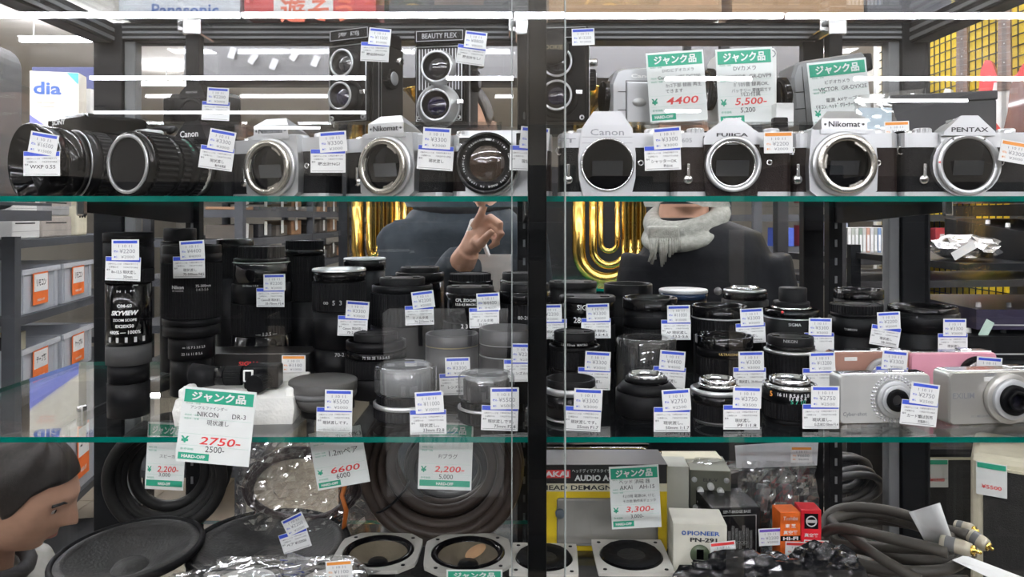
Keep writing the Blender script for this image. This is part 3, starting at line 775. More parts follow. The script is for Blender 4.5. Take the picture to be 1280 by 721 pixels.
def rr_xz(x0, x1, z0, z1, r, n=5): return roundpoly(x0, x1, z0, z1, r, n)
def camcorder(label, px, z, yaw, W, H, D, body, txt='', door=True, tilt=0, top_r=16, finder=False, grip=None, group='camcorders'):
    t = thing('camcorder', label, 'camcorder', (PX(px, z), z, RZ), (0, R(tilt), R(yaw)), group)
    pl = [(-W/2, 0), (W/2, 0), (W/2, H - 4), (W/2 - 3, H), (-W/2 + top_r, H - 6), (-W/2 + top_r*.4, H - 10), (-W/2, H - 10 - top_r)]
    def ring(k, y): return [(x*k, y, H/2 + (q - H/2)*k) for x, q in pl]
    m = MB(); m.loft([ring(.95, -1), ring(1, 4), ring(1, D - 8), ring(.93, D)]); obj('body', m, body, t)
    if door:
        m = MB(); m.rbox(-W/2 + 20, W/2 - 3, -4, 0, 6, H - 24, 1.5); dr = obj('screen_door', m, body, t)
        m = MB(); m.lathe([(9, 0), (9, 1), (.1, 1.4)], 24, M=T(-W/2 + 36, -4, H*.4) @ RX90 @ Matrix.Scale(.62, 4, (0, 1, 0))); obj('badge', m, M_SILP, dr)
        m = MB(); m.box(-W/2 + 19, -W/2 + 19.8, -1.6, -1, 4, H - 22); m.box(-W/2 + 9, -W/2 + 19, -1.6, -1, H*.28, H*.28 + .8); m.box(-W/2 + 19, W/2 - 3, -1.6, -1, H - 22.6, H - 22); m.box(-W/2 + 9, -W/2 + 19, -1.6, -1, H*.56, H*.56 + .8); obj('panel_seam', m, M_BLK, t)
    if txt:
        m = MB(); put_text(m, txt, -W/2 + 42, H - 16, 32, 5, -1.6, bold=.03); obj('lettering', m, M_WHT, t)
    if finder:
        m = MB(); m.rbox(W/2 - 3, W/2 + 13, 6, 40, H - 24, H - 1, 3); fd = obj('viewfinder', m, M_BLK2, t)
        m = MB(); m.rbox(W/2 + 9, W/2 + 10, 4.8, 6.2, H - 20, H - 6, .3); obj('finder_glass', m, M_BLKG, fd)
        m = MB(); m.rbox(W/2 - 6, W/2 + 7, 8, 30, H*.32, H*.62, 4); obj('grip_strap', m, M_GRY, t)
        m = MB(); m.box(-W/2 + 13, -W/2 + 13.7, -1.6, -1, 4, H - 14); m.box(-W/2, -W/2 + 13, -1.6, -1, H*.3, H*.3 + .8); m.box(-W/2, -W/2 + 13, -1.6, -1, H*.52, H*.52 + .8); obj('panel_seam', m, M_BLK, t)
    M90 = Matrix.Rotation(R(-90), 4, 'Y')
    m = MB(); m.lathe([(H*.26, 0), (H*.26, 9), (H*.22, 11), (H*.2, 7), (.1, 6)], 30, M=T(-W/2 + 2, D/2, H*.52) @ M90); obj('lens', m, M_BLKG, t)
    return t
camcorder('silver grey camcorder with screen door behind the red 4400 card', 822, .955, 4, 122, 84, 50, M_SILP, 'Canon')
cc2 = camcorder('upright white camcorder behind the red 5500 card', 935, .955, 3, 78, 106, 52, M_WHT, '', door=False, top_r=5)
camcorder('rounded dark grey camcorder with black viewfinder behind the leaning card', 1043, .955, 4, 100, 97, 56, M_GRYM, '', door=False, finder=True, tilt=-5)
# icons printed on the upright camcorder
ic = MB()
for k in range(3): ic.tube([(-20 + 17*k + 4.5*math.cos(q*.7), 0, 5.5*math.sin(q*.7)) for q in range(9)], .8, 5, closed=True)
ic.tube([(32 + 8*math.cos(q*.5), 0, 5*math.sin(q*.5)) for q in range(13)], .7, 5, closed=True)
adopt(obj('icon_print', ic, M_GREY_INK, None, P(930, 67, .9425)), cc2)

# wide black box at the shelf end, standing box behind the last camera
t = thing('equipment_box', 'plain dark grey box behind the rightmost camera', 'box', (PX(1212, .80), .84, S1), (0, 0, R(-18)))
obj('box_body', MB().rbox(-62, 40, -30, 55, 0, 108, 1.5), mat('box_dark_grey', (.035, .035, .037), .6), t)
obj('box_lid', MB().rbox(-63, 41, -31, 56, 108, 118, 1.5), mat('box_dark_grey', (.035, .035, .037), .6), t)
# clear bag with pale blue card between the last two cameras
t = thing('plastic_pouch', 'clear plastic pouch with pale blue card behind the last two cameras', 'pouch', (PX(1118, .82), .83, S1))
m = MB(); m.loft([[(-42, -3, 0), (42, -3, 0), (42, 10, 0), (-42, 10, 0)], [(-44, -4, 60), (44, -4, 60), (44, 12, 60), (-44, 12, 60)], [(-34, 3, 118), (42, 3, 126), (42, 5, 126), (-34, 5, 118)]]); obj('pouch_film', m, M_BAG, t)
obj('insert_card', MB().box(-34, 20, 2, 3, 60, 104), mat('pale_blue_card', (.55, .70, .80), .6), t)
price_tag(1121, 163, .80, '', price=('¥1100', '¥1000'), kind='orange', label='orange banded price sticker on the pale blue card in the pouch', roll=-2)
t = thing('accessory_box', 'small white box with black cap beside the leaning grey camcorder', 'box', (PX(984, .9), .92, RZ - .003))
obj('box_body', MB().rbox(-10, 12, -10, 10, 0, 30, 1), M_WHT, t)
obj('box_cap', MB().rbox(-14, 4, -14, -2, 0, 12, 2), M_BLK, t)

# tags of the upper shelf
price_tag(52, 193, .69, 'big hooded digital camera', ('WXP 0.55', ''), ('¥16500', '¥15000'), sroll=10, dx=2)
price_tag(272, 187, .742, 'black camera with ribbed zoom lens', ('現状渡し', '動作未確認'), roll=8, dx=3)
price_tag(270, 130, .905, 'small black camera on the riser', ('露出不良？', ''), ('¥2200', '¥2000'), roll=3, dx=2)
price_tag(410, 190, .718, 'silver camera below the mirrored lamps', ('露出計NG?', ''), sroll=-4)
price_tag(545, 186, .700, 'camera with pentaprism turned sideways', ('現状渡し', ''), roll=4, dx=0)
price_tag(661, 186, .678, 'rangefinder camera, half behind the centre post', ('現状渡し', ''), ('¥5500', '¥5000'), roll=2)
price_tag(828, 186, .692, 'silver camera with wide front apron', ('シャッターOK', '露出OK'), ('¥3300', '¥3000'), roll=-2)
price_tag(469, 56, .885, 'black twin lens camera with ringed lenses', ('露出計NG?', ''), ('¥11000', '¥10000'), roll=3)
price_tag(590, 60, .885, 'twin lens camera with striped front', ('露出計なし?', ''), ('¥8800', '¥8000'), roll=8, dx=3)
price_tag(729, 46, .885, '', price=('¥13200', '¥12000'), kind='sticker', label='blue banded price sticker on the twin lens camera by centre post', roll=-2)
price_tag(973, 178, .69, '', price=('¥2200', '¥2000'), kind='orange', label='orange banded price sticker on the dark camera with bright ring', roll=-1)
price_tag(1268, 190, .69, '', price=('¥3300', '¥3000'), kind='orange', label='orange banded price sticker tilted on the rightmost camera', roll=10)
junk_card(846, 108, .925, 72, 88, 'green headed card with red 4400 on the silver camcorder',
          [('DVDビデオカメラ', .04, .235, .55), ('Canon    HTS DC200', .05, .135, .74), ('ｶｯｺ下部 録画 再生', .12, .02, .62), ('できます', -.05, -.06, .3)], '4400', '', roll=-4)
junk_card(932, 108, .925, 71, 96, 'green headed card with red 5500 on the upright white camcorder',
          [('DVカメラ', .0, .24, .4), ('VICTOR  GR-DVP9', .06, .13, .8), ('ｶﾞﾘｶﾘ音 録再OK.', .1, .03, .62), ('バッテリー 要確認です', .1, -.05, .7), ('ﾘﾓｺﾝ付属', .08, -.10, .34)], '5,500-', '5,200', roll=-3)
junk_card(1050, 121, .915, 74, 92, 'green headed card without visible price on the leaning grey camcorder',
          [('ビデオカメラ', -.02, .215, .42), ('VICTOR  GR-DVX2E', .06, .12, .82), ('電源. AVケーブル', .06, -.03, .6), ('ﾘﾓｺﾝ. ﾍｯﾄﾞｸﾘｰﾅｰ付属', -.02, -.11, .8)], '', '', roll=-6)
# ================================================================ middle shelf: lenses
LENSES = {}
def lens(label, px, wpx, ytop, z, segs, top='cap', texts=(), base=None, name='camera_lens', group='lenses on the middle shelf', case_dome=None, rim=None, lean=0):
    """segs from the top down: (part, height mm, radius fraction, material, ribs); the last one runs to the shelf"""
    base = S2 if base is None else base
    Rr = wpx / 2 * z / F * 1000
    Ht = (HH(ytop, z) - base) * 1000
    t = thing(name, label, 'lens', (PX(px, z), z, base), (0, R(lean), -math.atan2(PX(px, z), z)), group)
    h = Ht
    tops = []
    for k, sg in enumerate(segs):
        nm, hh, rf, mt = sg[:4]; rb = sg[4] if len(sg) > 4 else None
        last = k == len(segs) - 1
        h1 = 0 if last else max(h - hh, 2)
        r = Rr * rf; r2 = Rr * (sg[5] if len(sg) > 5 else rf)
        m = MB(); e = min(.8, (h - h1) * .3)
        if k == 0:
            if top == 'cap':
                m.lathe([(r2, h1), (r, h - 1.2), (r - 1, h - .2), (r - 3.2, h), (r - 3.6, h - .8), (r*.55, h - .8), (r*.5, h - .3), (.05, h - .3)], 36, ribs=rb)
            elif top == 'hood':
                m.lathe([(r2, h1), (r, h - .8), (r - .8, h), (r - 2, h), (r - 2.8, h - 1), (r*.85, h - 9), (r*.6, h - 10), (.05, h - 9)], 40, ribs=rb)
            elif top == 'mount':
                m.lathe([(r2, h1), (r, h1 + e), (r, h - e), (r - e, h), (r - 3, h), (r - 3.4, h - 3), (r*.62, h - 4), (r*.6, h - 2.4), (.05, h - 3)], 40, ribs=rb)
            else:
                m.lathe([(r2, h1), (r, h1 + e), (r, h - e), (r - e, h), (.05, h)], 36, ribs=rb)
        else:
            m.lathe([(r2 - 2, h1), (r2, h1 + e), (r, h - e), (r - 2.4, h)], 40, ribs=rb)
        p = obj(nm, m, mt, t)
        if k == 0 and top in ('hood', 'mount'):
            q = MB(); q.lathe([(r*.58, h - (9.5 if top == 'hood' else 2.6)), (r*.3, h - (8.4 if top == 'hood' else 1.4)), (.05, h - (8 if top == 'hood' else 1))], 28); obj('glass_element', q, M_LENS, p)
        if k == 0 and top == 'cap' and not rb:
            for sx in (-1, 1):
                q = MB(); q.rbox(sx*r*.62 - r*.16, sx*r*.62 + r*.16, -r*.3, r*.3, h - 1, h + .4, .3); obj('pinch_grip', q, mt, p)
        tops.append((h, h1, r, p)); h = h1
    for s_, dtop, w, mt, xo in texts:
        hh = Ht - dtop
        for (a, b, r, p) in tops:
            if a >= hh >= b:
                q = MB(); put_text(q, s_, xo, hh, w, None, -.25, wrap=r + .15, bold=.012); obj('lettering', q, mt, p); break
    if case_dome:
        hd, rf = case_dome; r = Rr * rf
        q = MB(); q.lathe([(r, hd), (r, Ht - 3), (r - 1.2, Ht - .6), (r - 4, Ht + .6), (r - 6, Ht + .2), (.05, Ht + .2)], 40); c_ = obj('clear_cover', q, M_CLR, t)
    return t
B, G, RBR, SL, CH = M_BLK, M_BLKG, M_RUB, M_SIL, M_CHR
B2 = M_BLK2
def zoomy(cap=.94, silver=None):
    out = [('front_cap', 6, cap, B2), ('filter_rim', 3, 1.0, G), ('front_barrel', 9, .97, B)]
    if silver: out.append(('silver_ring', 1.6, 1.0, silver))
    return out + [('focus_ring', 16, 1.0, RBR, (44, .7)), ('scale_barrel', 10, .96, B), ('zoom_ring', 26, 1.0, RBR, (44, .7)), ('rear_barrel', 20, .9, B)]

# ---- left half
t = thing('spotting_scope', 'tall black zoom scope standing at the end of the middle shelf', 'scope', (PX(161, .745), .745, S2), (0, 0, -math.atan2(PX(161, .745), .745)), group=None)
rs = 29 * .745 / F * 1000; Hs = (HH(290, .745) - S2) * 1000
def sseg(nm, h0, h1, rf, mt, rb=None, parent=None):
    m = MB(); m.lathe([(rs*rf - 2, h0), (rs*rf, h0 + .6), (rs*rf, h1 - .6), (rs*rf - 2, h1)], 40, ribs=rb, cap1=(nm == 'objective_rim')); return obj(nm, m, mt, parent or t)
sseg('objective_rim', Hs - 10, Hs, 1.0, B); sseg('objective_hood', Hs - 36, Hs - 10, .985, B2)
sseg('focus_grip', Hs - 50, Hs - 36, 1.0, RBR, (60, .5)); nb = sseg('name_barrel', Hs - 112, Hs - 50, .91, G)
sseg('zoom_ring', Hs - 132, Hs - 112, .90, mat('grey_rubber', (.05, .05, .05), .7)); sseg('rear_barrel', Hs - 150, Hs - 132, .82, B); sseg('eyepiece', 0, Hs - 150, .84, B)
m = MB(); W_ = rs * .91 + .3
for s_, d, w, sh, bd in (('OM-60', 72, 13, 0, .01), ('SKYVIEW', 79, 26, .3, .05), ('ZOOM SCOPE', 86, 22, 0, .02), ('8X20X50', 92, 17, 0, .02), ('480% — 1000%', 98, 30, 0, .02)):
    put_text(m, s_, -4, Hs - d, w, None, 0, wrap=W_, bold=bd, shear=sh)
put_text(m, 'N  |  M', -3, Hs - 58, 16, 2.6, 0, wrap=W_)
obj('lettering', m, M_WINK, nb)
for k in range(5):
    m = MB(); m.box(-1.2, 1.2, -W_ - .2, -W_ + 1.4, Hs - 108, Hs - 103); obj('zoom_mark', m, M_DIM, nb, rot=(0, 0, R(-50 + k*22)))
m = MB(); m.tube([(-14, -W_ + 6, Hs - 52), (8, -W_ - .2, Hs - 52)], .5, 5); obj('index_line', m, M_DIM, nb)

lens('tall zoom lens with tripod collar standing next to the black zoom scope', 240, 70, 306, .835,
     [('front_rim', 9, .98, B), ('hood_ring', 10, 1.0, B2), ('zoom_ring', 62, 1.0, RBR, (70, .4)), ('lower_ring', 8, .98, B), ('tripod_collar', 12, .96, B2), ('focus_scale', 26, .78, B), ('lens_mount', 10, .72, B)], 'hood',
     [('Nikon', 45, 13, M_WINK, -15), ('75-300mm', 44, 17, M_WINK, 12), ('1:4.5-5.6', 48, 13, M_DIM, 11), ('AF NIKKOR', 49, 13, M_DIM, -15), ('∞ 15 7 5 3.5 2.5', 112, 24, M_DIM, 2), ('22 16 11 8 5.6', 119, 22, M_DIM, 0)])
lens('narrow black lens with glossy ring peeking over the tall zoom lens', 225, 38, 285, .965, [('rear_cap', 16, 1.0, B2), ('bright_ring', 3, 1.12, G), ('barrel', 30, 1.2, B)])
lens('wide black zoom lens with ribbed cap and white line behind the long flat box', 327, 72, 307, .945,
     [('rear_cap', 15, .78, RBR, (40, .7)), ('mount_flange', 5, .92, B), ('white_line', 1.2, .955, M_DIM), ('upper_barrel', 26, .95, G), ('scale_barrel', 24, .98, B), ('zoom_ring', 40, 1.0, RBR, (60, .5)), ('lower_barrel', 30, 1.0, G)], 'cap',
     [('35-70mm 1:3.4', 48, 20, M_DIM, -14), ('— 1:3.5 —', 108, 26, M_DIM, 6)])
lens('dark ribbed lens standing behind the wide zoom lens, nearer the tubas', 381, 46, 300, .992,
     [('rear_cap', 12, 1.0, RBR, (40, .6)), ('glossy_ring', 8, 1.04, G), ('ribbed_ring', 60, 1.05, RBR, (50, .6)), ('barrel', 30, 1.0, B)])
lens('slim dark lens behind the wide zoom lens, beside the tall collared one', 294, 44, 299, .99,
     [('front_rim', 10, 1.0, G), ('ribbed_ring', 40, 1.0, RBR, (50, .6)), ('barrel', 30, .98, B)], 'hood')
lens('black zoom lens with silver top rim and faint 70-210 numbers', 424, 66, 335, .88,
     [('silver_rim', 3, 1.0, SL), ('front_rim', 12, .98, G), ('zoom_ring', 34, 1.0, RBR, (60, .4)), ('scale_barrel', 44, .97, B), ('rear_barrel', 20, .92, B)], 'hood',
     [('70-210mm', 98, 26, M_DIM, 8), ('∞  5  3', 38, 22, M_DIM, -8)])
lens('black lens with pale rim behind the 70-210 lens by the tubas', 456, 52, 322, .985,
     [('silver_rim', 2, 1.0, M_SILP), ('front_rim', 14, 1.0, G), ('barrel', 40, .96, B)], 'hood')
lens('broad black lens with stepped cap below the tubas', 503, 78, 346, .915,
     [('rear_cap', 9, .72, B2), ('shoulder', 9, .96, B), ('ribbed_ring', 40, 1.0, RBR, (44, .8)), ('barrel', 30, 1.0, B)])
lens('broad black lens with flat cap behind the stepped one, beside white bag', 525, 60, 333, .992,
     [('rear_cap', 7, .8, B2), ('shoulder', 12, 1.0, B), ('barrel', 40, 1.0, G)])
lens('black lens with white lettering under its cap, in front of white bag', 588, 66, 357, .885,
     [('front_cap', 7, .9, B2), ('text_barrel', 34, 1.0, G), ('zoom_ring', 30, 1.02, RBR, (44, .6)), ('barrel', 20, .98, B)], 'cap',
     [('CPL ZOOM', 14, 24, M_WINK, -6), ('1:3.5-4.5 MACRO', 19, 26, M_WINK, -5), ('2 3 5 10', 44, 22, M_WINK, 0)])
lens('short black lens with ribbed cap right before the white bag', 588, 56, 341, .975,
     [('rear_cap', 9, .92, RBR, (40, .5)), ('ring', 8, 1.0, G), ('barrel', 30, 1.0, B)])
lens('black ringed lens cut by the centre post, upper row', 656, 64, 353, .88,
     [('front_cap', 9, .95, B2), ('ring', 14, 1.0, G), ('zoom_ring', 30, 1.0, RBR, (44, .6)), ('barrel', 30, .97, B)], 'cap', [('80-200', 38, 16, M_DIM, 0)])
lens('black lens behind the centre post, rearmost', 652, 54, 340, .975, [('rear_cap', 9, .9, B2), ('ring', 10, 1.0, G), ('barrel', 30, 1.0, B)])
lens('black lens with ring cap and small white lettering before the 70-210 lens', 470, 76, 415, .83,
     [('rear_cap', 8, .72, B2), ('shoulder', 10, .97, B), ('text_ring', 9, .99, G), ('ribbed_ring', 20, 1.0, RBR, (50, .6)), ('barrel', 20, .98, B)], 'cap',
     [('75 50 35 1:3.5-4.5', 23, 30, M_DIM, 0)])
lens('lens with dull glass top and gold line in the second row', 565, 66, 416, .825,
     [('dark_rim', 12, 1.0, mat('smoke_plastic', (.05, .05, .052), .3)), ('gold_line', 1.5, 1.0, mat('pale_gold', (.45, .38, .22), .3, .8)), ('barrel', 30, 1.0, mat('smoke_plastic', (.05, .05, .052), .3))], 'hood')
lens('tall dark lens with silver lines next to centre post, second row', 634, 70, 409, .815,
     [('dark_rim', 16, 1.0, mat('smoke_plastic', (.05, .05, .052), .3)), ('silver_line', 1, 1.0, M_SILP), ('mid_barrel', 12, .99, B), ('silver_line', 1, 1.0, M_SILP), ('barrel', 30, 1.0, B)], 'hood')
M_DISC = mat('dusty_cap', (.075, .072, .068), .5)
lens('squat lens with broad dusty grey cap beside the white foam tray', 404, 84, 474, .745,
     [('dusty_cap', 9, 1.0, M_DISC), ('grey_band', 6, .985, mat('grey_band', (.14, .14, .14), .5)), ('cone', 14, .97, M_DISC, None, .66), ('rear_barrel', 20, .64, B)], 'flat')
lens('lens under clear domed cover with broad silver ring, front row', 507, 80, 456, .735,
     [('inner_cap', 5, .74, M_GRY), ('inner_barrel', 22, .78, M_GRY), ('number_ring', 8, .90, B, (40, .8)), ('silver_ring', 5, 1.0, SL), ('grip_ring', 10, .99, RBR, (50, .7)), ('rear_barrel', 12, .93, B)], 'cap', case_dome=(28, .97))
lens('lens under clear domed cover with thin silver ring, beside centre post', 608, 72, 466, .725,
     [('inner_cap', 5, .74, M_GRY), ('inner_barrel', 20, .80, B), ('number_ring', 6, .90, B, (40, .8)), ('silver_ring', 3, 1.0, SL), ('grip_ring', 12, .98, RBR, (50, .7)), ('rear_barrel', 8, .93, B)], 'cap', case_dome=(24, .98))

# ---- right half
lens('black lens with wide flat cap just right of the centre post, rear', 716, 60, 351, .968, [('front_cap', 8, 1.0, B2), ('barrel', 30, .97, B)])
lens('black lens with silver signature scrawl under its cap', 734, 70, 369, .895,
     [('front_cap', 6, 1.0, B2), ('text_barrel', 28, .97, G), ('zoom_ring', 34, 1.0, RBR, (44, .6)), ('barrel', 20, .95, B)], 'cap',
     [('SIGMA', 11, 24, M_WINK, 0), ('28', 26, 9, M_WINK, -12)])
lens('black lens with ring lettering and round cap, second row beside centre post', 718, 64, 413, .81,
     [('front_cap', 9, .80, B2), ('text_ring', 6, .84, G), ('flange', 4, 1.0, B), ('grip_ring', 20, .97, RBR, (44, .6)), ('barrel', 20, .95, G)], 'cap', [('1:3.5 52mm  MACRO', 12, 30, M_DIM, 0)])
lens('lens with two silver rings and open black top, front row beside centre post', 713, 66, 472, .728,
     [('open_rim', 7, .94, B), ('silver_ring', 7, 1.0, SL), ('barrel', 22, .98, G), ('silver_ring', 4, .99, SL), ('rear_barrel', 10, .92, B)], 'hood')
lens('black lens hood with open rim behind the signature lens, below the tuba', 785, 60, 354, .968, [('open_rim', 14, 1.0, B), ('barrel', 30, .95, B)], 'hood')
lens('black lens with deep open hood next to the signature lens', 812, 68, 371, .893,
     [('open_hood', 13, 1.0, G), ('text_ring', 22, .97, B), ('ribbed_ring', 10, .99, RBR, (60, .4)), ('barrel', 20, .95, B)], 'hood')
lens('lens packed in tall clear plastic cylinder', 808, 74, 421, .815,
     [('inner_rim', 8, .74, B), ('inner_grip', 22, .82, RBR, (40, .7)), ('inner_barrel', 10, .78, B)], 'hood', case_dome=(1, 1.0), base=S2)
lens('black lens with chrome mount on top and square window, front row', 808, 78, 466, .735,
     [('chrome_mount', 3, .58, CH), ('rear_neck', 5, .66, B), ('shoulder', 9, .76, B, None, .98), ('barrel', 22, .98, B2), ('grip_ring', 14, .86, RBR, (44, .7)), ('rim', 6, .80, B)], 'mount')
lens('flat lens with pale top and blue shimmer in the rear row', 854, 60, 361, .972, [('pale_top', 4, 1.0, M_SILP), ('blue_barrel', 8, .99, mat('blue_black', (.012, .03, .07), .2)), ('barrel', 20, .95, B)], 'flat')
lens('black lens with pale band and glossy cap in the third row', 899, 68, 381, .893,
     [('front_cap', 13, 1.0, G), ('pale_band', 2.5, 1.0, M_DIM), ('ribbed_ring', 20, .96, RBR, (50, .6)), ('barrel', 20, .92, B)], 'hood')
lens('black zoom lens with gold lettering and glossy convex cap in second row', 905, 70, 418, .813,
     [('front_cap', 12, 1.0, G), ('text_ring', 10, .93, B), ('zoom_ring', 22, .97, RBR, (44, .7)), ('barrel', 20, .95, B)], 'hood',
     [('ULTRASONIC', 17, 22, mat('gold_print', (.55, .38, .12), .5), 6)])
lens('short lens with silver top ring and silver foot, front row', 897, 66, 472, .728,
     [('chrome_mount', 4, .68, CH), ('rear_neck', 5, .72, CH), ('silver_flange', 5, 1.0, SL), ('scale_barrel', 9, .98, G), ('grip_ring', 16, .96, RBR, (44, .6)), ('silver_foot', 7, .84, SL)], 'mount')
lens('black lens with chrome mount in the rear row behind the banded one', 931, 56, 358, .965,
     [('chrome_mount', 3, .62, CH), ('flange', 4, .92, SL), ('mount_ring', 9, .95, G), ('barrel', 20, 1.0, B)], 'mount')
lrd = lens('lens with red dot on its mount and round black cap on top', 989, 70, 376, .885,
     [('mount_cap', 6, .62, B2), ('chrome_flange', 3, .70, CH), ('mount_ring', 9, .94, G), ('bright_line', 1.4, .97, SL), ('barrel', 40, 1.0, B)], 'flat',
     [('SIGMA', 24, 14, M_DIM, 4)])
q = MB(); q.lathe([(16, 0), (16, 15), (15, 16), (.1, 16)], 28); adopt(obj('rear_cap', q, B2, None, (PX(991, .885), .885, HH(376, .885) + .0002)), lrd)
q = MB(); q.lathe([(1.6, 0), (1.4, .6), (.05, .8)], 10, M=RX90); adopt(obj('mount_dot', q, M_RED, None, P(978, 390, .8525)), lrd)
lens('black lens with stacked cap behind the numbered front lens', 988, 64, 419, .805,
     [('front_cap', 9, .86, B2), ('rim', 5, .9, G), ('flange', 4, 1.0, SL), ('grip_ring', 24, .98, RBR, (44, .6)), ('barrel', 20, .95, B)], 'cap', [('NIKON', 3, 14, M_DIM, 0)])
lens('short lens with white and green scale numbers and chrome top', 987, 66, 471, .725,
     [('chrome_mount', 5, .74, CH), ('chrome_flange', 5, .98, CH), ('number_ring', 11, 1.0, B), ('grip_ring', 16, 1.0, RBR, (44, .9)), ('rim', 6, .94, B)], 'mount',
     [('16 11 8 5.6 4 2.8', 12.5, 30, M_WINK, 4), ('11 8 5 4', 15.5, 16, M_WINK, 8), ('5 7 10', 18.5, 14, mat('print_lens_green', (.05, .5, .3), .6), 8), ('5', 13, 3, M_ORG, -18)])
lens('black lens with thin glossy rim behind the ribbed cap lens', 1073, 58, 361, .975, [('front_rim', 12, 1.0, G), ('barrel', 30, .98, B)], 'hood')
lens('black lens with ribbed rear cap above the copper compact camera', 1070, 66, 379, .895,
     [('rear_cap', 10, .94, RBR, (48, .8)), ('neck', 5, .9, B), ('upper_barrel', 22, .98, B), ('barrel', 40, 1.0, B2)], 'cap', [('TAMRON', 28, 14, M_DIM, -6)])
lens('wide black lens with concentric rings on top behind the pink compact', 1153, 82, 382, .90,
     [('front_rim', 6, .96, G), ('barrel', 24, 1.0, B), ('lower_barrel', 40, 1.0, B2)], 'hood')

# ---- long flat box, foam tray with angle viewer
t = thing('lens_box', 'long flat black box with red lettering behind the foam tray', 'box', (PX(315, .855), .855, S2), (0, 0, R(2)))
hb_ = (HH(444, .845) - S2)*1000
obj('box_body', MB().rbox(-68, 66, 0, 50, 0, hb_, 1), mat('box_black', (.012, .011, .011), .3), t)
m = MB(); put_text(m, 'SIGMA', -3, hb_*.72, 24, 5.2, -.3, bold=.02); obj('lettering', m, M_RED, t)
m = MB(); m.add([(-66, 2, hb_+.1), (64, 2, hb_+.1), (64, 2.6, hb_+.1), (-66, 2.6, hb_+.1)], [(0,1,2,3)]); obj('edge_line', m, M_DIM, t)
price_tag(367, 455, .842, '', price=('¥1100', '¥1000'), kind='orange', label='orange banded price sticker on the long flat black box')
t = thing('foam_tray', 'white foam packing tray on the middle shelf', 'packing tray', (PX(292, .705), .708, S2), (0, 0, R(4)))
m = MB(); m.loft([[(-56, 0, 0), (54, 0, 0), (54, 84, 0), (-56, 84, 0)], [(-58, -1, 14), (56, -1, 14), (56, 85, 14), (-58, 85, 14)], [(-55, 0, 25), (55, 0, 25), (55, 84, 25), (-55, 84, 25)]]); tb = obj('tray_base', m, M_STY, t)
for x0, x1, y0, y1 in ((-56, 55, 74, 85), (-56, -48, 8, 74), (45, 55, 8, 74)):
    obj('tray_wall', MB().rbox(x0, x1, y0, y1, 24, 33, 2), M_STY, t)
t = thing('angle_viewer', 'black right angle viewfinder with rubber eyecup lying in the foam tray', 'viewfinder', (PX(300, .75), .752, S2 + .0252), (0, 0, R(4)))
MX = Matrix.Rotation(R(90), 4, 'Y')
def hseg(nm, x0, x1, r0, r1, mt, rb=None):
    q = MB(); q.lathe([(.1, x0), (r0, x0 + .2), (r1, x1 - .2), (.1, x1)], 28, ribs=rb, M=T(0, 0, 13) @ MX); return obj(nm, q, mt, t)
hseg('eyecup', -48, -22, 13, 9, RBR); hseg('eyepiece_ring', -24, -15, 9.6, 9.6, G); hseg('diopter_ring', -15, 2, 9.8, 9.8, RBR, (32, .5)); hseg('tube', 2, 8, 8, 8, B)
obj('prism_block', MB().rbox(6, 40, -12, 12, 1, 24, 2.5), B, t)
m = MB(); m.rbox(6, 16, -13.2, -11.8, 9, 21, .6); w = obj('window_frame', m, M_WHT, t)
obj('window_glass', MB().box(8, 14, -13.6, -13.1, 10.5, 19.5), M_BLKG, w)
q = MB(); q.lathe([(8.6, 0), (8.6, 12), (9.4, 13), (9.4, 22), (.1, 22)], 28, ribs=(30, .4), M=T(27, -10, 10) @ Matrix.Rotation(R(-14), 4, 'Z') @ RX90); obj('adapter_ring', q, B, t)

# ---- compact cameras
def compact(label, px, z, yaw, W, H, D, body, lens_x, lens_r, ring_mats, base=S2, top_m=None, txt=None, roll=0, beads=False, flash=None, lens_out=4):
    t = thing('compact_camera', label, 'camera', (PX(px, z), z, base), (0, R(roll), R(yaw)), 'compact digital cameras')
    pl = roundpoly(-W/2, W/2, 0, H, 4, 3)
    m = MB(); m.loft([[(x*.985, -1, H/2 + (q-H/2)*.97) for x, q in pl], [(x, 1.2, q) for x, q in pl], [(x, D - 1.5, q) for x, q in pl], [(x*.985, D, H/2 + (q-H/2)*.97) for x, q in pl]]); bd = obj('body', m, body, t)
    m = MB(); m.rbox(-W/2 + 3, W/2 - 3, 3, D - 3, H - .4, H + 1.0, .4); obj('top_trim', m, top_m or M_CHR, t)
    m = MB(); m.rbox(W*.12, W*.26, 6, D - 6, H + .6, H + 3, 1); obj('shutter_button', m, M_CHR, t)
    cz = H * .5; r = lens_r
    for k, mt in enumerate(ring_mats):
        ring_part('lens_ring', t, lens_x, cz, 1 + k*lens_out*.5, 1 + lens_out + k*lens_out*.6, r - k*r*.2, r*.3, mt, 36, .5)
    disc_part('lens_glass', t, lens_x, cz, lens_out*1.8, r*.42, M_LENS, dome=1)
    if beads:
        bm_ = MB(); bm_.lathe([(1.25, 0), (1.0, 1), (.05, 1.4)], 7); me = bm_.mesh('bead', mat('crystal', (.8, .8, .82), .08, .5))
        for ring_k, n_ in ((1.12, 34), (1.24, 38)):
            for k in range(n_):
                a_ = 2*math.pi*k/n_; link('bead', me, t, ((lens_x + r*ring_k*math.cos(a_))*.001, -.0012, (cz + r*ring_k*math.sin(a_))*.001), (R(90), 0, 0))
    if flash: obj('flash_window', MB().rbox(flash - 7, flash + 7, -1.6, .2, H - 9, H - 5, .4), M_WHT, t)
    if txt:
        for s_, x, zz, w, mt in txt:
            m = MB(); put_text(m, s_, x, zz, w, None, -1.3, bold=.01); obj('lettering', m, mt, t)
    return t
M_COP = mat('copper_shell', (.50, .28, .22), .35, .4, var=.03)
M_PNK = mat('pink_shell', (.80, .36, .46), .3, .1, var=.03)
M_CSIL = mat('champagne_silver', (.52, .51, .48), .32, .6, var=.03)
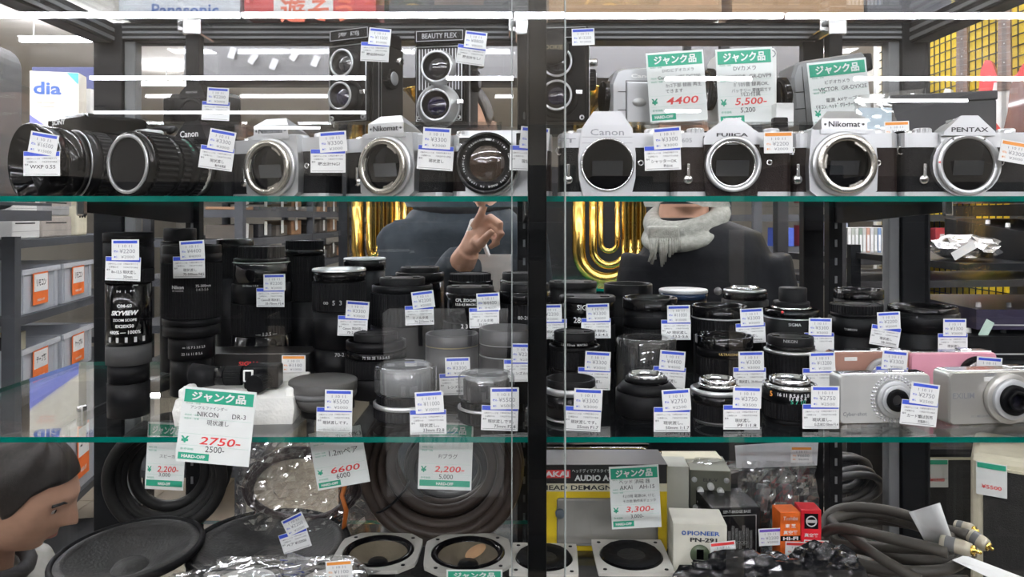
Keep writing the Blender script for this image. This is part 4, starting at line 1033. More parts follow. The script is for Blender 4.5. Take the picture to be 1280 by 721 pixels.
compact('copper pink compact camera behind the white silver one', 1092, .80, 3, 90, (HH(440, .80) - S2)*1000, 20, M_COP, 10, 21, [M_SILP, M_CHR, B], flash=-26)
compact('bright pink compact camera behind the two silver ones', 1192, .80, 3, 96, (HH(441, .80) - S2)*1000, 22, M_PNK, 26, 23, [B, M_CHR, B])
compact('pale silver compact camera with glittering beads round the lens', 1106, .716, 5, 92, (HH(468, .716) - S2)*1000, 20, mat('pale_silver_shell', (.66, .66, .64), .3, .4, var=.03), 8, 18, [M_SILP, M_SILP, B], txt=[('Cyber-shot', -31, 9, 24, M_GREY_INK)], beads=True)
compact('champagne silver compact camera with large lens at the shelf end', 1254, .714, 6, 112, (HH(464, .714) - S2)*1000, 24, M_CSIL, 2, 24, [M_CSIL, M_SILP, B, B], txt=[('CASIO', -14, 48, 12, M_GREY_INK), ('EXILIM', -42, 28, 22, M_GREY_INK), ('10.1 MEGA PIXELS', -22, 8, 24, M_GREY_INK)], flash=-14, lens_out=6)

# ---- tags of the middle shelf (front row last)
price_tag(154, 325, .715, 'tall zoom scope', ('8x-12.5 現状渡し', '30mm'), ('¥2200', '¥2000'), roll=2, dx=2)
price_tag(236, 324, .79, 'tall zoom lens with tripod collar', ('現状渡し', '75-300mm F4.5'), ('¥4400', '¥4000'), roll=-1, dx=4)
price_tag(338, 363, .90, 'wide zoom lens behind the flat box', ('Canon用 現状渡し', '35-70mm F3.4'), ('¥2200', '¥2000'), dx=5)
price_tag(441, 398, .845, '70-210 zoom lens', ('Canon 現状渡し', '70-210mm F4'), ('¥3300', '¥3000'), roll=2)
price_tag(524, 385, .875, 'stepped broad lens below the tubas', ('ミノルタ用', '70-210mm F4'), ('¥2200', '¥2000'), roll=-2, sroll=-5)
price_tag(605, 388, .845, 'lens with white lettering before the white bag', ('ミノルタ用', '35-105mm F3.5'), ('¥4400', '¥4000'), roll=-1)
price_tag(569, 470, .785, 'lens with gold line', ('レンズのみ', '現状渡し'), ('¥3300', '¥3000'), dx=3, roll=-2)
price_tag(650, 453, .775, 'tall dark lens with silver lines', ('レンズカビ', ''), ('¥2200', '¥2000'), dx=4)
price_tag(690, 402, .85, 'ringed lens cut by the centre post', ('現状渡し', 'F2.8'), ('¥2200', '¥2000'), dx=-2)
price_tag(418, 513, .705, 'squat lens with dusty cap', ('現状渡しです。', ''), ('¥5500', '¥5000'), roll=1, dx=4)
price_tag(535, 516, .690, 'domed lens with broad silver ring', ('現状渡し。', '23mm F2.8'), ('¥11000', '¥10000'), roll=-1, dx=1.5)
price_tag(625, 511, .684, 'domed lens with thin silver ring', ('現状渡しです。', '75mm F2.8'), ('¥5500', '¥5000'), roll=2, dx=4)
price_tag(745, 401, .855, 'lens with silver signature', ('SIGMA用 現状渡し', 'F3.5-4.5'), ('¥3300', '¥3000'), dx=2)
price_tag(743, 463, .77, 'lens with ring lettering, second row', ('現状渡し', ''), ('¥3300', '¥3000'), dx=3, roll=2)
price_tag(729, 512, .690, 'lens with two silver rings', ('現状渡しです。', '55mm F1.7'), ('¥3300', '¥3000'), dx=4, roll=3)
price_tag(845, 403, .855, 'lens with deep open hood', ('AF 現状渡し', 'F3.5-5.6'), ('¥11000', '¥10000'), dx=3)
price_tag(837, 462, .77, 'lens in clear plastic cylinder', ('現状渡し', ''), ('¥4400', '¥4000'), dx=2, roll=4)
price_tag(840, 513, .690, 'lens with chrome mount and window', ('現状渡し。', '50mm 1:1.7'), ('¥2750', '¥2500'), dx=4, sroll=-4)
price_tag(938, 407, .855, 'lens with pale band', ('現状渡し', '28-80mm'), ('¥3300', '¥3000'), dx=2, roll=-3)
price_tag(937, 463, .77, 'zoom lens with gold lettering', ('現状渡し 28-80mm', ''), ('¥3300', '¥3000'), dx=1.5)
price_tag(927, 510, .690, 'short lens with silver foot', ('現状渡し', 'PF 1:1.8'), ('¥3750', '¥3500'), dx=5)
price_tag(1024, 419, .85, 'lens with red dot', ('', ''), ('¥3300', '¥3000'), dx=1)
price_tag(1024, 464, .765, 'lens with stacked cap', ('', ''), ('¥13200', '¥12000'), dx=3)
price_tag(1026, 509, .690, 'lens with green scale numbers', ('現状渡し。', 'G-ZUIKO 50mm F1.4'), ('¥2750', '¥2500'), dx=4)
price_tag(1108, 411, .855, 'lens with ribbed rear cap', ('現状渡し', '28-300mm'), ('¥2200', '¥2000'), roll=9, dx=1, sroll=-12)
price_tag(1191, 420, .85, 'wide lens with concentric rings', ('現状渡し', 'F4.5-5.6'), ('¥3300', '¥3000'), dx=2)
price_tag(1115, 462, .77, 'copper pink compact camera', ('現状渡し', ''), ('¥3300', '¥3000'), dx=2, roll=3)
price_tag(1233, 470, .77, 'bright pink compact camera', ('', ''), ('¥2200', '¥2000'), dx=2, roll=3)
price_tag(1150, 505, .690, 'beaded silver compact camera', ('カード類は別売', '充電器なし'), ('¥2750', '¥2500'), dx=3, roll=6, sroll=2)
junk_card(270, 533, .655, 92, 92, 'green headed card with red 2750 leaning on the foam tray',
          [('アングルファインダー', -.12, .235, .5), ('NIKON       DR-3', .06, .15, .66), ('現状渡し', .02, .045, .3)], '2750-', '2500-', roll=5, pitch=-4)
# ================================================================ lowest shelf: speakers, cables, boxes
def speaker_round(label, px, py, z, wpx, yaw=0, rim=M_RUB, cone=M_CONE, tilt=(0, 0)):
    r = wpx/2 * z / F * 1000
    top = (HH(py, z) - S3) * 1000
    t = thing('loudspeaker', label, 'speaker', (PX(px, z), z, S3), (0, 0, R(yaw)), 'loose loudspeaker drivers')
    M_ = T(0, 0, top - 8) @ Matrix.Rotation(R(tilt[0]), 4, 'X') @ Matrix.Rotation(R(tilt[1]), 4, 'Y')
    m = MB(); m.lathe([(r*.90, 0), (r, 0), (r, 5), (r*.985, 7.5), (r*.95, 8), (r*.92, 5), (r*.90, 0)], 48, M=M_); obj('rim', m, rim, t)
    m = MB(); m.lathe([(r*.92, 5.2), (r*.885, 7.2), (r*.83, 7.2), (r*.79, 4)], 48, M=M_); obj('surround', m, M_CONE, t)
    m = MB(); m.lathe([(r*.80, 4), (r*.5, -8), (r*.24, -15)], 48, M=M_); obj('cone', m, cone, t)
    m = MB(); m.lathe([(r*.25, -15), (r*.2, -10), (r*.1, -7.5), (.05, -7)], 32, M=M_); obj('dust_cap', m, cone, t)
    m = MB(); m.lathe([(r*.93, 0), (r*.5, -16), (r*.42, -(top - 9))], 32, cap1=True, M=M_); obj('basket', m, M_BLK, t)
    return t
speaker_round('large round black speaker with open cone at the shelf corner', 161, 684, .86, 178, tilt=(3, -3))
speaker_round('large round grey black speaker with a price tag lying on it', 338, 676, .90, 198, tilt=(2, 2))
price_tag(366, 667, .865, '', ('ペア ¥15000', ''), ('¥2200', '¥2000'), roll=-18, dx=6, sroll=-8, label='tilted white price tag lying on the round grey black speaker')

def speaker_square(label, px, py, z, wpx, frame, cone, oct_=True, blob=False, depth=None):
    w = wpx/2 * z / F * 1000
    top = (HH(py, z) - S3) * 1000
    t = thing('loudspeaker', label, 'speaker', (PX(px, z), z, S3), (0, 0, R(random.uniform(-4, 4))), 'loose loudspeaker drivers')
    c = w * (.62 if oct_ else .97)
    pl = [(-w, -c), (-c, -w), (c, -w), (w, -c), (w, c), (c, w), (-c, w), (-w, c)]
    rh = w * .86; n = 32
    m = MB()
    # frame with round opening
    outer = []
    for k in range(n):
        a = 2*math.pi*k/n; d = Vector((math.cos(a), math.sin(a)))
        s = 1e9
        for i in range(8):
            p, q = Vector(pl[i]), Vector(pl[(i+1) % 8]); e = q - p; nn = Vector((e.y, -e.x)).normalized()
            dd = nn.dot(p); den = nn.dot(d)
            if den > 1e-6: s = min(s, dd/den)
        outer.append((d.x*s, d.y*s))
    inner = [(rh*math.cos(2*math.pi*k/n), rh*math.sin(2*math.pi*k/n)) for k in range(n)]
    rings = [[(x, y, top - 4) for x, y in inner], [(x, y, top - 4) for x, y in outer], [(x, y, top) for x, y in outer], [(x, y, top) for x, y in inner], [(x, y, top - 4) for x, y in inner]]
    m.loft(rings, cap0=False, cap1=False); fr = obj('frame', m, frame, t)
    for sx in (-1, 1):
        for sy in (-1, 1):
            q = MB(); q.lathe([(2.4, top), (2.2, top + .5), (.05, top + .6)], 10, M=T(sx*w*.8, sy*w*.8 if not oct_ else sy*w*.80, 0) if not oct_ else T(sx*w*.72, sy*w*.72, 0)); obj('screw_hole', q, M_BLK, fr)
    m = MB(); m.lathe([(rh, top - 2), (rh*.95, top + 1.5), (rh*.86, top + 1.5), (rh*.80, top - 3)], 40); obj('surround', m, M_BLKG, t)
    if cone is None:
        m = MB(); rg = []
        m.lathe([(rh*.95, top + 2), (rh*.9, top + 4), (rh*.5, top + 3.2), (rh*.42, top - .5)], 14); obj('felt_ring', m, M_RUB, t)
        m = MB(); m.lathe([(rh*.46, top + 1), (rh*.2, top - 1), (.05, top)], 28); obj('cone', m, M_CONE, t)
    else:
        m = MB(); m.lathe([(rh*.82, top - 3), (rh*.4, top - 10), (rh*.26, top - 13)], 40); obj('cone', m, cone, t)
        m = MB(); m.lathe([(rh*.30, top - 13), (rh*.24, top - 9), (.05, top - 8)], 28, M=T(0, -w*.1, 0)); obj('dust_cap', m, M_BLK, t)
        if blob:
            m = MB(); m.lathe([(rh*.2, 0), (rh*.18, .6), (.05, .8)], 20, M=T(w*.18, w*.3, top - 6) @ Matrix.Rotation(R(20), 4, 'X') @ Matrix.Rotation(R(-12), 4, 'Y') @ Matrix.Scale(1.6, 4, (1, .6, 0)) ); obj('patch', m, M_KRAFT, t)
    m = MB(); m.lathe([(rh*.98, top - 4), (rh*.55, top - 20), (rh*.5, .2)], 28, cap1=True); obj('basket', m, M_BLK, t)
    return t
M_FRC = mat('grey_frame_paint', (.42, .41, .37), .5)
M_FRW = mat('worn_white_frame', (.60, .58, .53), .6, var=.2, vscale=15)
speaker_square('octagonal grey framed speaker with tan cone before the brown cable coil', 473, 688, .865, 104, M_FRC, M_CONEB)
speaker_square('octagonal grey framed speaker with tan patch on its cone', 585, 690, .865, 108, M_FRC, M_CONEB, blob=True)
speaker_square('square white framed speaker with black felt, half behind centre post', 680, 697, .86, 84, M_FRW, None, False)
speaker_square('square white framed speaker with black felt before the yellow box', 789, 694, .86, 92, M_FRW, None, False)
for px, lb in ((305, 'white speaker cone wrapped in film at the bottom edge, beside the plastic'), (412, 'white speaker cone wrapped in film under the orange sticker')):
    speaker_round(lb, px, 723, .79, 96, cone=M_WHT, rim=M_BLKG)
def crumple(name, label, c, sx, sy, sz, m_, seed, cat='bag', base=None, sub=3, amp=.28, group=None, shape=None):
    """crinkled film bag"""
    rnd = random.Random(seed)
    bm = bmesh.new(); bmesh.ops.create_icosphere(bm, subdivisions=sub, radius=1)
    for v in bm.verts:
        k = 1 + rnd.uniform(-amp, amp)
        p = v.co * k
        v.co = Vector((p.x*sx, p.y*sy, (p.z*sz) if p.z > 0 else p.z*sz*.9))
    zmin = min(v.co.z for v in bm.verts)
    me = bpy.data.meshes.new(name); bm.to_mesh(me); bm.free()
    me.materials.append(m_)
    return tag(link(name, me, None, (c[0], c[1], (base if base is not None else c[2]) - (zmin if base is not None else 0))), label, cat, group)
M_BBAG = mat('black_film', (.012, .012, .014), .16, bump=1.0, bscale=90, coat=.5)
crumple('plastic_wrap', 'crinkled clear film over the white speaker cones', (PX(345, .80), .80, 0), .10, .040, .005, M_BAG, 3, base=HH(716, .80) - .006)
price_tag(424, 713, .76, '', price=('¥1100', '¥1000'), kind='orange', label='orange banded price sticker on the wrapped white speakers', roll=-4)
junk_card(593, 742, .80, 70, 60, 'green headed card at the bottom edge below the patched speaker', [], '')

# ---- coils
def coil(label, px, py, z, Rpx, r, loops, mt, spread=.008, tilt=0, cat='cable coil', squash=1.0, seed=1, yaw=0, name='cable_coil', pitch=0, base=None, ties=()):
    rnd = random.Random(seed); Rm = Rpx * z / F
    c = P(px, py, z)
    if base is not None: c.z = base + Rm * squash + r
    t = thing(name, label, cat, c, (R(pitch), R(tilt), R(yaw)))
    for k in range(loops):
        rr = Rm * (1 - .10 * (k % 4)) + rnd.uniform(-.003, .003); dy = (k - loops/2) * spread
        ph = rnd.uniform(0, 6)
        pts = [((rr*(1 + .02*math.sin(2*a + ph)))*math.cos(a)*1000, (dy + .004*math.sin(a + ph))*1000, rr*squash*math.sin(a)*1000) for a in [2*math.pi*i/44 for i in range(44)]]
        m = MB(); m.tube(pts, r*1000, 10, closed=True); obj('cable_loop', m, mt, t)
    for an in ties:
        x, zz = Rm*.82*math.cos(R(an)), Rm*.82*squash*math.sin(R(an))
        m = MB(); m.tube([((x + Rm*.26*math.cos(q)*math.cos(R(an)))*1000, spread*loops*.75*math.sin(q)*1000, (zz + Rm*.26*math.cos(q)*math.sin(R(an)))*1000) for q in [2*math.pi*i/16 for i in range(16)]], 1.6, 6, closed=True); obj('cable_tie', m, M_BLK2, t)
    return t
coil('thick black cable coil standing behind the large corner speaker', 212, 606, .985, 66, .0075, 5, mat('dark_hose', (.012, .0115, .011), .55, spec=.25), .010, base=S3, seed=3, yaw=14, squash=1.0)
coil('brown cable coil in several loops behind the octagonal speakers', 553, 606, .962, 94, .0075, 8, M_CABB, .007, base=S3, seed=5, squash=.92, ties=(215,))
coil('black cable coil wrapped with film inside the brown coil', 563, 590, 1.0, 52, .006, 5, M_CABK, .005, seed=8, squash=.9, base=S3 + .022)
coil('grey cable coil hanging behind the uprights above the cable bundle', 1050, 597, 1.15, 42, .0056, 6, mat('grey_cable', (.030, .030, .032), .45), .008, seed=12, yaw=12, squash=.72, pitch=30)
for px, py in ((1063, 565), (1073, 572)):
    pass
# wrapped bag of cables
t = thing('plastic_bag', 'large crinkled clear bag holding dark red cables', 'bag', (PX(372, .955), .965, S3))
rnd = random.Random(4)
def film(name, parent, w, h, d, mt, n=16, amp=6, seed=1, puff=1.0):
    rnd_ = random.Random(seed); m = MB()
    front, back = [], []
    for j in range(n + 1):
        for i in range(n + 1):
            u, v = i/n, j/n
            e = math.sin(math.pi*u)**.5 * math.sin(math.pi*min(1, v*.98 + .02))**.45 * puff
            ww = w * (1 - .16*v*v)
            x = (u - .5)*ww + rnd_.uniform(-2, 2)
            front.append((x, -d/2*e + rnd_.uniform(-amp, amp)*.5, v*h)); back.append((x, d/2*e + rnd_.uniform(-amp, amp)*.5, v*h))
    fs = [(j*(n+1)+i, j*(n+1)+i+1, (j+1)*(n+1)+i+1, (j+1)*(n+1)+i) for j in range(n) for i in range(n)]
    m.add(front, fs); m.add(back, fs)
    return obj(name, m, mt, parent)
film('bag_film', t, 172, 128, 58, M_BAG, seed=9, amp=13, n=22)
for k in range(4):
    m = MB(); a0 = rnd.uniform(0, 6); rr = rnd.uniform(40, 52)
    m.tube([((rr*1.62*math.cos(q) + 2*math.sin(3*q)), rnd.uniform(-1, 1) + 8 + 3*k, 62 + rr*1.02*math.sin(q)) for q in [a0 + 2*math.pi*i/32 for i in range(32)]], 4.2, 8, closed=True); obj('cable_loop', m, mat('wine_cable', (.026, .010, .011), .4), t)
m = MB(); m.tube([(62, -20, 20), (66, -24, 45), (60, -22, 62), (63, -18, 74)], 3, 8); obj('orange_cable', m, mat('orange_cable', (.6, .17, .03), .5), t)
junk_card(207, 570, .775, 48, 84, 'narrow green headed card with red 2200 hanging behind the shelf edge',
          [('スピーカー', .1, .0, .5), ('3,000', .0, -.28, .3)], '2,200-', '', roll=3, wide_foot=True)
junk_card(424, 572, .80, 66, 72, 'green headed card with red 6600 tilted on the clear bag',
          [('スピーカー SPK32', .1, .37, .9), ('1.2mペア', .1, .10, .55)], '6600', '6000', roll=-10, header=False)
junk_card(557, 570, .79, 67, 84, 'green headed card with red 2200 before the brown cable coil',
          [('F/プラグ', .05, .0, .35)], '2,200-', '5,000', roll=2, wide_foot=True)

# ---- boxes on the right half
def carton(name, label, px, z, wpx, ytop, dmm, mt, yaw=0, base=S3, lid=None, cat='box'):
    w = wpx * z / F * 1000; h = (HH(ytop, z) - base) * 1000
    t = thing(name, label, cat, (PX(px, z), z, base), (0, 0, R(yaw)))
    obj('box_body', MB().rbox(-w/2, w/2, 0, dmm, 0, h, .8), mt, t)
    if lid: obj('box_lid', MB().rbox(-w/2 - .5, w/2 + .5, -.5, dmm + .5, h - 1, h + 1.5, .6), lid, t)
    return t, w, h
M_BOXY = mat('yellow_box', (.80, .58, .02), .4)
M_BOXB = mat('black_box_card', (.015, .014, .014), .35)
t, w, h = carton('demagnetizer_box', 'yellow and black boxed tape head eraser with clear window', 755, .925, 158, 582, 60, M_BOXY, lid=M_BOXB)
obj('black_panel', MB().box(-w/2 + .4, w/2 - .4, -.6, -.1, h - 22, h - .4), M_BOXB, t)
obj('white_band', MB().box(-w/2 + .4, w/2 - .4, -.6, -.1, h - 32, h - 22), mat('pale_band', (.74, .70, .52), .5), t)
m = MB(); m.box(-w/2 + 2, -w/2 + 37, -.9, -.6, h - 15, h - 5); lg = obj('logo_patch', m, M_RED, t)
m = MB(); put_text(m, 'AKAI', -w/2 + 20, h - 10, 30, 7, -1.1, bold=.04); obj('logo_lettering', m, M_WINK, lg)
m = MB(); put_text(m, 'ヘッドディマグネタイザー', -14, h - 6, 52, 5, -.9); put_text(m, 'AUDIO ACCESSORIES', 12, h - 15, 98, 7.6, -.9, bold=.04); obj('title_lettering', m, M_CARD, t)
m = MB(); put_text(m, 'HEAD DEMAGNETIZER', -14, h - 27, 128, 6, -.9, bold=.02); obj('band_lettering', m, M_INK, t)
obj('window_card', MB().rbox(-w/2 + 20, w/2 - 12, -2, 0, 8, h - 40, 3), mat('blister_grey', (.30, .29, .27), .25), t)
q = MB(); q.lathe([(6, 0), (6, 4), (5, 5), (.1, 5)], 20, M=T(-w/2 + 24, -1, h*.45) @ RX90); obj('tool_tip', q, mat('blue_grey', (.10, .13, .16), .4), t)
tmac = thing('tape_machine', 'black device with chrome trim and shiny knob behind the yellow box', 'device', (PX(745, 1.0), .995, S3), (0, 0, 0))
hm = (HH(556, .99) - S3)*1000
obj('body', MB().rbox(-70, 72, 0, 20, 0, hm, 4), M_BLKG, tmac)
m = MB(); m.tube([(-66, -1, hm - 5), (62, -1, hm - 5), (70, -1, hm - 9), (71, -1, hm - 30)], 1.1, 6); obj('chrome_trim', m, M_CHR, tmac)
q = MB(); q.lathe([(5, 0), (5, 10), (3.6, 11), (3.6, 16), (.1, 16)], 18, M=T(73, 8, hm - 16) @ Matrix.Rotation(R(90), 4, 'Y')); obj('knob', q, M_CHR, tmac)
junk_card(794, 621, .86, 62, 78, 'green headed card with red 3300 leaning on the yellow box',
          [('ヘッド 消磁 器', .0, .25, .62), ('AKAI    AH-15', .05, .16, .7), ('ﾁｪｯｸ用 電源OK. けど.', .08, .02, .66), ('その他 動作未チェック', .08, -.06, .66)], '3,300-', '3,000-', roll=-3)
t, w, h = carton('cream_carton', 'cream carton lying behind the metal tube amplifier', 866, .983, 74, 573, 32, M_CREAM, base=S3)
carton('pale_carton', 'plain pale grey carton beside the red 3300 card', 846, .93, 30, 583, 40, mat('pale_grey_card', (.46, .46, .40), .6), yaw=-4)
t, w, h = carton('tube_preamplifier', 'olive grey metal unit with white knobs on its front', 888, .94, 50, 588, 60, mat('olive_metal', (.16, .165, .13), .45, .4), yaw=-6)
for x, zz in ((-13, .74), (0, .80), (12, .74), (-13, .60), (-1, .64), (-18, .50)):
    q = MB(); q.lathe([(4.2, 0), (4.2, 6), (3.4, 7), (.1, 7)], 16, M=T(x, 0, h*zz) @ RX90); obj('knob', q, M_WHT, t)
for x in (-20, 20):
    q = MB(); q.lathe([(3.6, 0), (3.2, 1.6), (.1, 1.8)], 12, M=T(x, 0, h - 12) @ RX90); obj('corner_screw', q, M_SILP, t)
m = MB(); put_text(m, 'ELK-V', 0, h - 12, 18, 4, -.4, bold=.01); obj('lettering', m, M_INK, t)
for k in range(9):
    pass
crumple('plastic_wrap', 'crinkled clear film lying on the cartons behind the olive unit', (PX(880, .972), .972, 0), .045, .008, .012, M_BAG, 21, base=HH(597, .972))
t, w, h = carton('relay_box', 'black box with fine white printed diagram beside the orange and red boxes', 921, .885, 62, 634, 62, mat('box_gloss_black', (.012, .012, .013), .22), yaw=5)
m = MB(); put_text(m, 'SEP-T-BRIDGE BASE', 0, h - 5, 34, 3.4, -.4, bold=.02)
for k in range(9): put_text(m, '||||·|||', -18 + 4.4*k, h*.52 - (k % 3)*3, 3, h*.34, -.4)
put_text(m, '◯◯◯◯◯◯', 0, h*.4, 26, 3.4, -.4); m.box(-24, 24, -.4, -.3, h - 10, h - 9.4); m.box(-24, -23.4, -.4, -.3, 4, h - 10); m.box(23.4, 24, -.4, -.3, 4, h - 10)
obj('diagram_print', m, M_DIM, t)
t, w, h = carton('stylus_box', 'small cream box with round green window and blue lettering', 875, .835, 66, 655, 46, mat('cream_box', (.70, .68, .58), .5), yaw=-5)
m = MB(); put_text(m, 'PIONEER', 4, h*.855, 36, 5, -.4, bold=.03); put_text(m, '◎', -18, h*.855, 5, 5, -.4, bold=.02); obj('lettering', m, mat('print_navy', (.03, .10, .36), .6), t)
m = MB(); put_text(m, 'PN-291', 4, h*.75, 30, 5, -.4, bold=.04); obj('model_lettering', m, M_INK, t)
q = MB(); q.lathe([(11, 0), (11, .6), (.1, .7)], 28, M=T(0, 0, h*.52) @ RX90); wd = obj('round_window', q, mat('olive_window', (.10, .13, .08), .2), t)
obj('stylus', MB().rbox(-4, 4, -1.4, -.6, h*.52 - 7, h*.52 + 6, .3), M_BLKG, wd)
price_tag(904, 686, .815, '', price=('¥1100', '¥1000'), kind='red', label='red banded price sticker on the small cream box', roll=-6)
t, w, h = carton('tube_box', 'orange vacuum tube box with white lettering', 988, .865, 26, 640, 24, mat('orange_box', (.85, .16, .02), .4), yaw=3)
m = MB(); put_text(m, 'Toshiba', 0, h*.90, 17, 4.4, -.4, shear=.2); put_text(m, '東 芝', 0, h*.78, 13, 4.6, -.4, bold=.02); put_text(m, '真空管', 0, h*.675, 17, 4.6, -.4, bold=.02); obj('lettering', m, M_WINK, t)
obj('label_strip', MB().box(-w/2 + .3, w/2 - .3, -.5, -.1, h*.54, h*.62), M_BLK, t)
m = MB(); put_text(m, 'HI-FI', 0, h*.58, 18, 4, -.7, bold=.04); obj('strip_lettering', m, M_WINK, t)
t, w, h = carton('tube_box', 'red vacuum tube box with round black emblem', 1014, .868, 25, 637, 24, mat('red_box', (.72, .015, .03), .4), yaw=-3)
obj('emblem_patch', MB().box(-8, 8, -.5, -.1, h*.70, h*.94), M_BLK, t)
q = MB(); q.lathe([(6.4, 0), (6.4, .5), (5.2, .5), (5.2, 0)], 24, M=T(0, -.6, h*.82) @ RX90); q.box(-6, 6, -1.1, -.7, h*.82 - 1.6, h*.82 + 1.6); obj('emblem', q, M_WINK, t)
m = MB(); put_text(m, '真空管', 0, h*.60, 16, 4.4, -.4, bold=.02); obj('lettering', m, M_WINK, t)
price_tag(997, 686, .845, '', price=('¥1100', '¥1000'), kind='red', label='red banded price sticker on the orange tube box', roll=2)
price_tag(1020, 684, .85, '', price=('¥1650', '¥1500'), kind='red', label='red banded price sticker on the red tube box', roll=3)
price_tag(963, 671, .865, '', price=('¥2200', '¥2000'), kind='violet', label='violet banded price sticker beside the orange tube box', roll=-3)
# bag with header card
t = thing('plastic_bag', 'clear bag with white header card holding vacuum tubes', 'bag', (PX(972, .94), .94, S3))
hb2 = (HH(556, .94) - S3)*1000
film('bag_film', t, 108, hb2 - 20, 34, M_BAG, seed=5, amp=7, n=14)
m = MB(); m.add([(-52, 0, hb2 - 30), (50, 0, hb2 - 26), (52, 0, hb2 + 6), (-54, 0, hb2 - 1), (-52, 1, hb2 - 30), (50, 1, hb2 - 26), (52, 1, hb2 + 6), (-54, 1, hb2 - 1)], [(0,1,2,3),(7,6,5,4),(0,4,5,1),(1,5,6,2),(2,6,7,3),(3,7,4,0)]); obj('header_card', m, mat('header_card_white', (.72, .74, .76), .5), t)
for x, an in ((-22, 8), (14, -6)):
    M_ = T(x, 2, 40) @ Matrix.Rotation(R(an), 4, 'Y')
    q = MB(); q.lathe([(13, 0), (14, 30), (14, 44), (11, 52), (4, 57), (.1, 58)], 24, M=M_); tbx = obj('vacuum_tube', q, M_CLR, t)
    q = MB(); q.lathe([(13.5, -24), (14.5, -22), (14.5, 6), (13, 8)], 24, cap0=True, M=M_); obj('tube_base', q, M_BLK2, tbx)
    q = MB(); q.lathe([(8, 4), (8, 36), (.1, 37)], 12, M=M_); obj('tube_plate', q, M_GRY, tbx)
price_tag(1002, 568, .925, '', price=('¥6600', '¥6000'), kind='orange', label='orange banded price sticker on the header card of the tube bag')
# black film bundle at the bottom edge
crumple('film_bundle', 'crinkled black film bundle of cables at the bottom edge', (PX(938, .79), .79, 0), .075, .03, .030, M_BBAG, 31, base=HH(738, .79) - .022, sub=4, amp=.16, cat='bundle')
crumple('film_bundle', 'smaller black film bundle below the red tube box', (PX(1032, .80), .80, 0), .040, .03, .034, M_BBAG, 33, base=HH(735, .80) - .02, sub=4, amp=.14, cat='bundle')

# audio cable bundle with plugs
t = thing('audio_cable', 'thick grey brown audio cable bundle with gold plugs', 'cable', (0, 0, 0))
M_ACAB = mat('audio_cable', (.062, .055, .046), .5, var=.12, vscale=25)
def path(*pp): return [(P(a, b, c) * 1000) for a, b, c in pp]
def smooth_path(pts, n=6):
    pts = [Vector(p) for p in pts]; out = []
    for i in range(len(pts) - 1):
        p0 = pts[max(i-1, 0)]; p1 = pts[i]; p2 = pts[i+1]; p3 = pts[min(i+2, len(pts)-1)]
        for k in range(n):
            u = k/n; out.append(.5*((2*p1) + (p2-p0)*u + (2*p0-5*p1+4*p2-p3)*u*u + (3*p1-p0-3*p2+p3)*u**3))
    out.append(pts[-1]); return out
strands = [((1180,662,.85),(1120,640,.90),(1060,634,.93),(1032,650,.93),(1040,690,.88),(1100,710,.84),(1180,712,.82),(1215,690,.83)),
           ((1190,672,.85),(1110,646,.92),(1055,640,.95),(1030,660,.94),(1045,680,.90),(1110,684,.86),(1190,686,.80)),
           ((1210,668,.86),(1120,652,.93),(1060,648,.96),(1036,668,.95),(1060,705,.88),(1130,722,.84),(1210,726,.83)),
           ((1185,690,.78),(1110,672,.82),(1050,660,.88),(1028,672,.90),(1042,706,.86),(1090,726,.82),(1160,738,.80)),
           ((1150,725,.79),(1105,700,.82),(1060,668,.88),(1040,650,.92),(1080,640,.93),(1140,652,.90),(1200,680,.86),(1212,690,.86)),
           ((1215,700,.84),(1150,700,.86),(1090,690,.90),(1045,676,.93),(1050,655,.95),(1110,650,.94),(1195,664,.90))]
for sd in strands:
    m = MB(); m.tube(smooth_path(path(*sd)), 6.2, 10); obj('cable_strand', m, M_ACAB, t)
def plug(p0, p1):
    a, b = P(*p0)*1000, P(*p1)*1000; d = (b - a); L = d.length; rot = d.to_track_quat('Z', 'Y').to_matrix().to_4x4()
    M_ = Matrix.Translation(a) @ rot
    q = MB(); q.lathe([(.1, 0), (7.4, 0), (7.8, 2), (7.8, L*.62), (6.6, L*.8), (.1, L*.8)], 22, M=M_); pg = obj('plug_shell', q, mat('plug_cream', (.52, .48, .38), .35, .3), t)
    q = MB(); q.lathe([(8.1, L*.14), (8.1, L*.4)], 22, M=M_); obj('plug_band', q, M_GRY, pg)
    q = MB(); q.lathe([(5, L*.8), (5, L*.9), (2, L*.91), (2, L*1.05), (.1, L*1.08)], 16, M=M_); obj('plug_tip', q, mat('gold_plating', (.9, .62, .15), .2, 1.0), pg)
plug((1176, 677, .79), (1224, 690, .765)); plug((1212, 668, .86), (1240, 686, .84)); plug((1195, 658, .89), (1222, 664, .87))
t2 = thing('paper_tag', 'curled white paper strip standing on the audio cable', 'paper', (0, 0, 0))
m = MB(); n = 10; vs = []
for j in range(2):
    for i in range(n + 1):
        u = i/n
        x = (1136 + 39*u) if j else (1160 + 32*u); y = (640 - 12*u) if j else (684 - 6*u)
        vs.append(P(x, y, .82 + .018*math.cos(math.pi*u))*1000)
m.add(vs, [(i, i+1, n+2+i, n+1+i) for i in range(n)], smooth=True); pp = obj('paper_strip', m, M_PAPER, t2)
sm = pp.modifiers.new('thick', 'SOLIDIFY'); sm.thickness = .0004
t2 = thing('paper_tag', 'flat white paper strip under the gold plugs', 'paper', (0, 0, 0))
m = MB(); m.add([P(1190, 700, .80)*1000, P(1206, 694, .82)*1000, P(1290, 726, .80)*1000, P(1270, 738, .78)*1000], [(0, 1, 2, 3)]); pp = obj('paper_strip', m, M_PAPER, t2)
sm = pp.modifiers.new('thick', 'SOLIDIFY'); sm.thickness = .0004
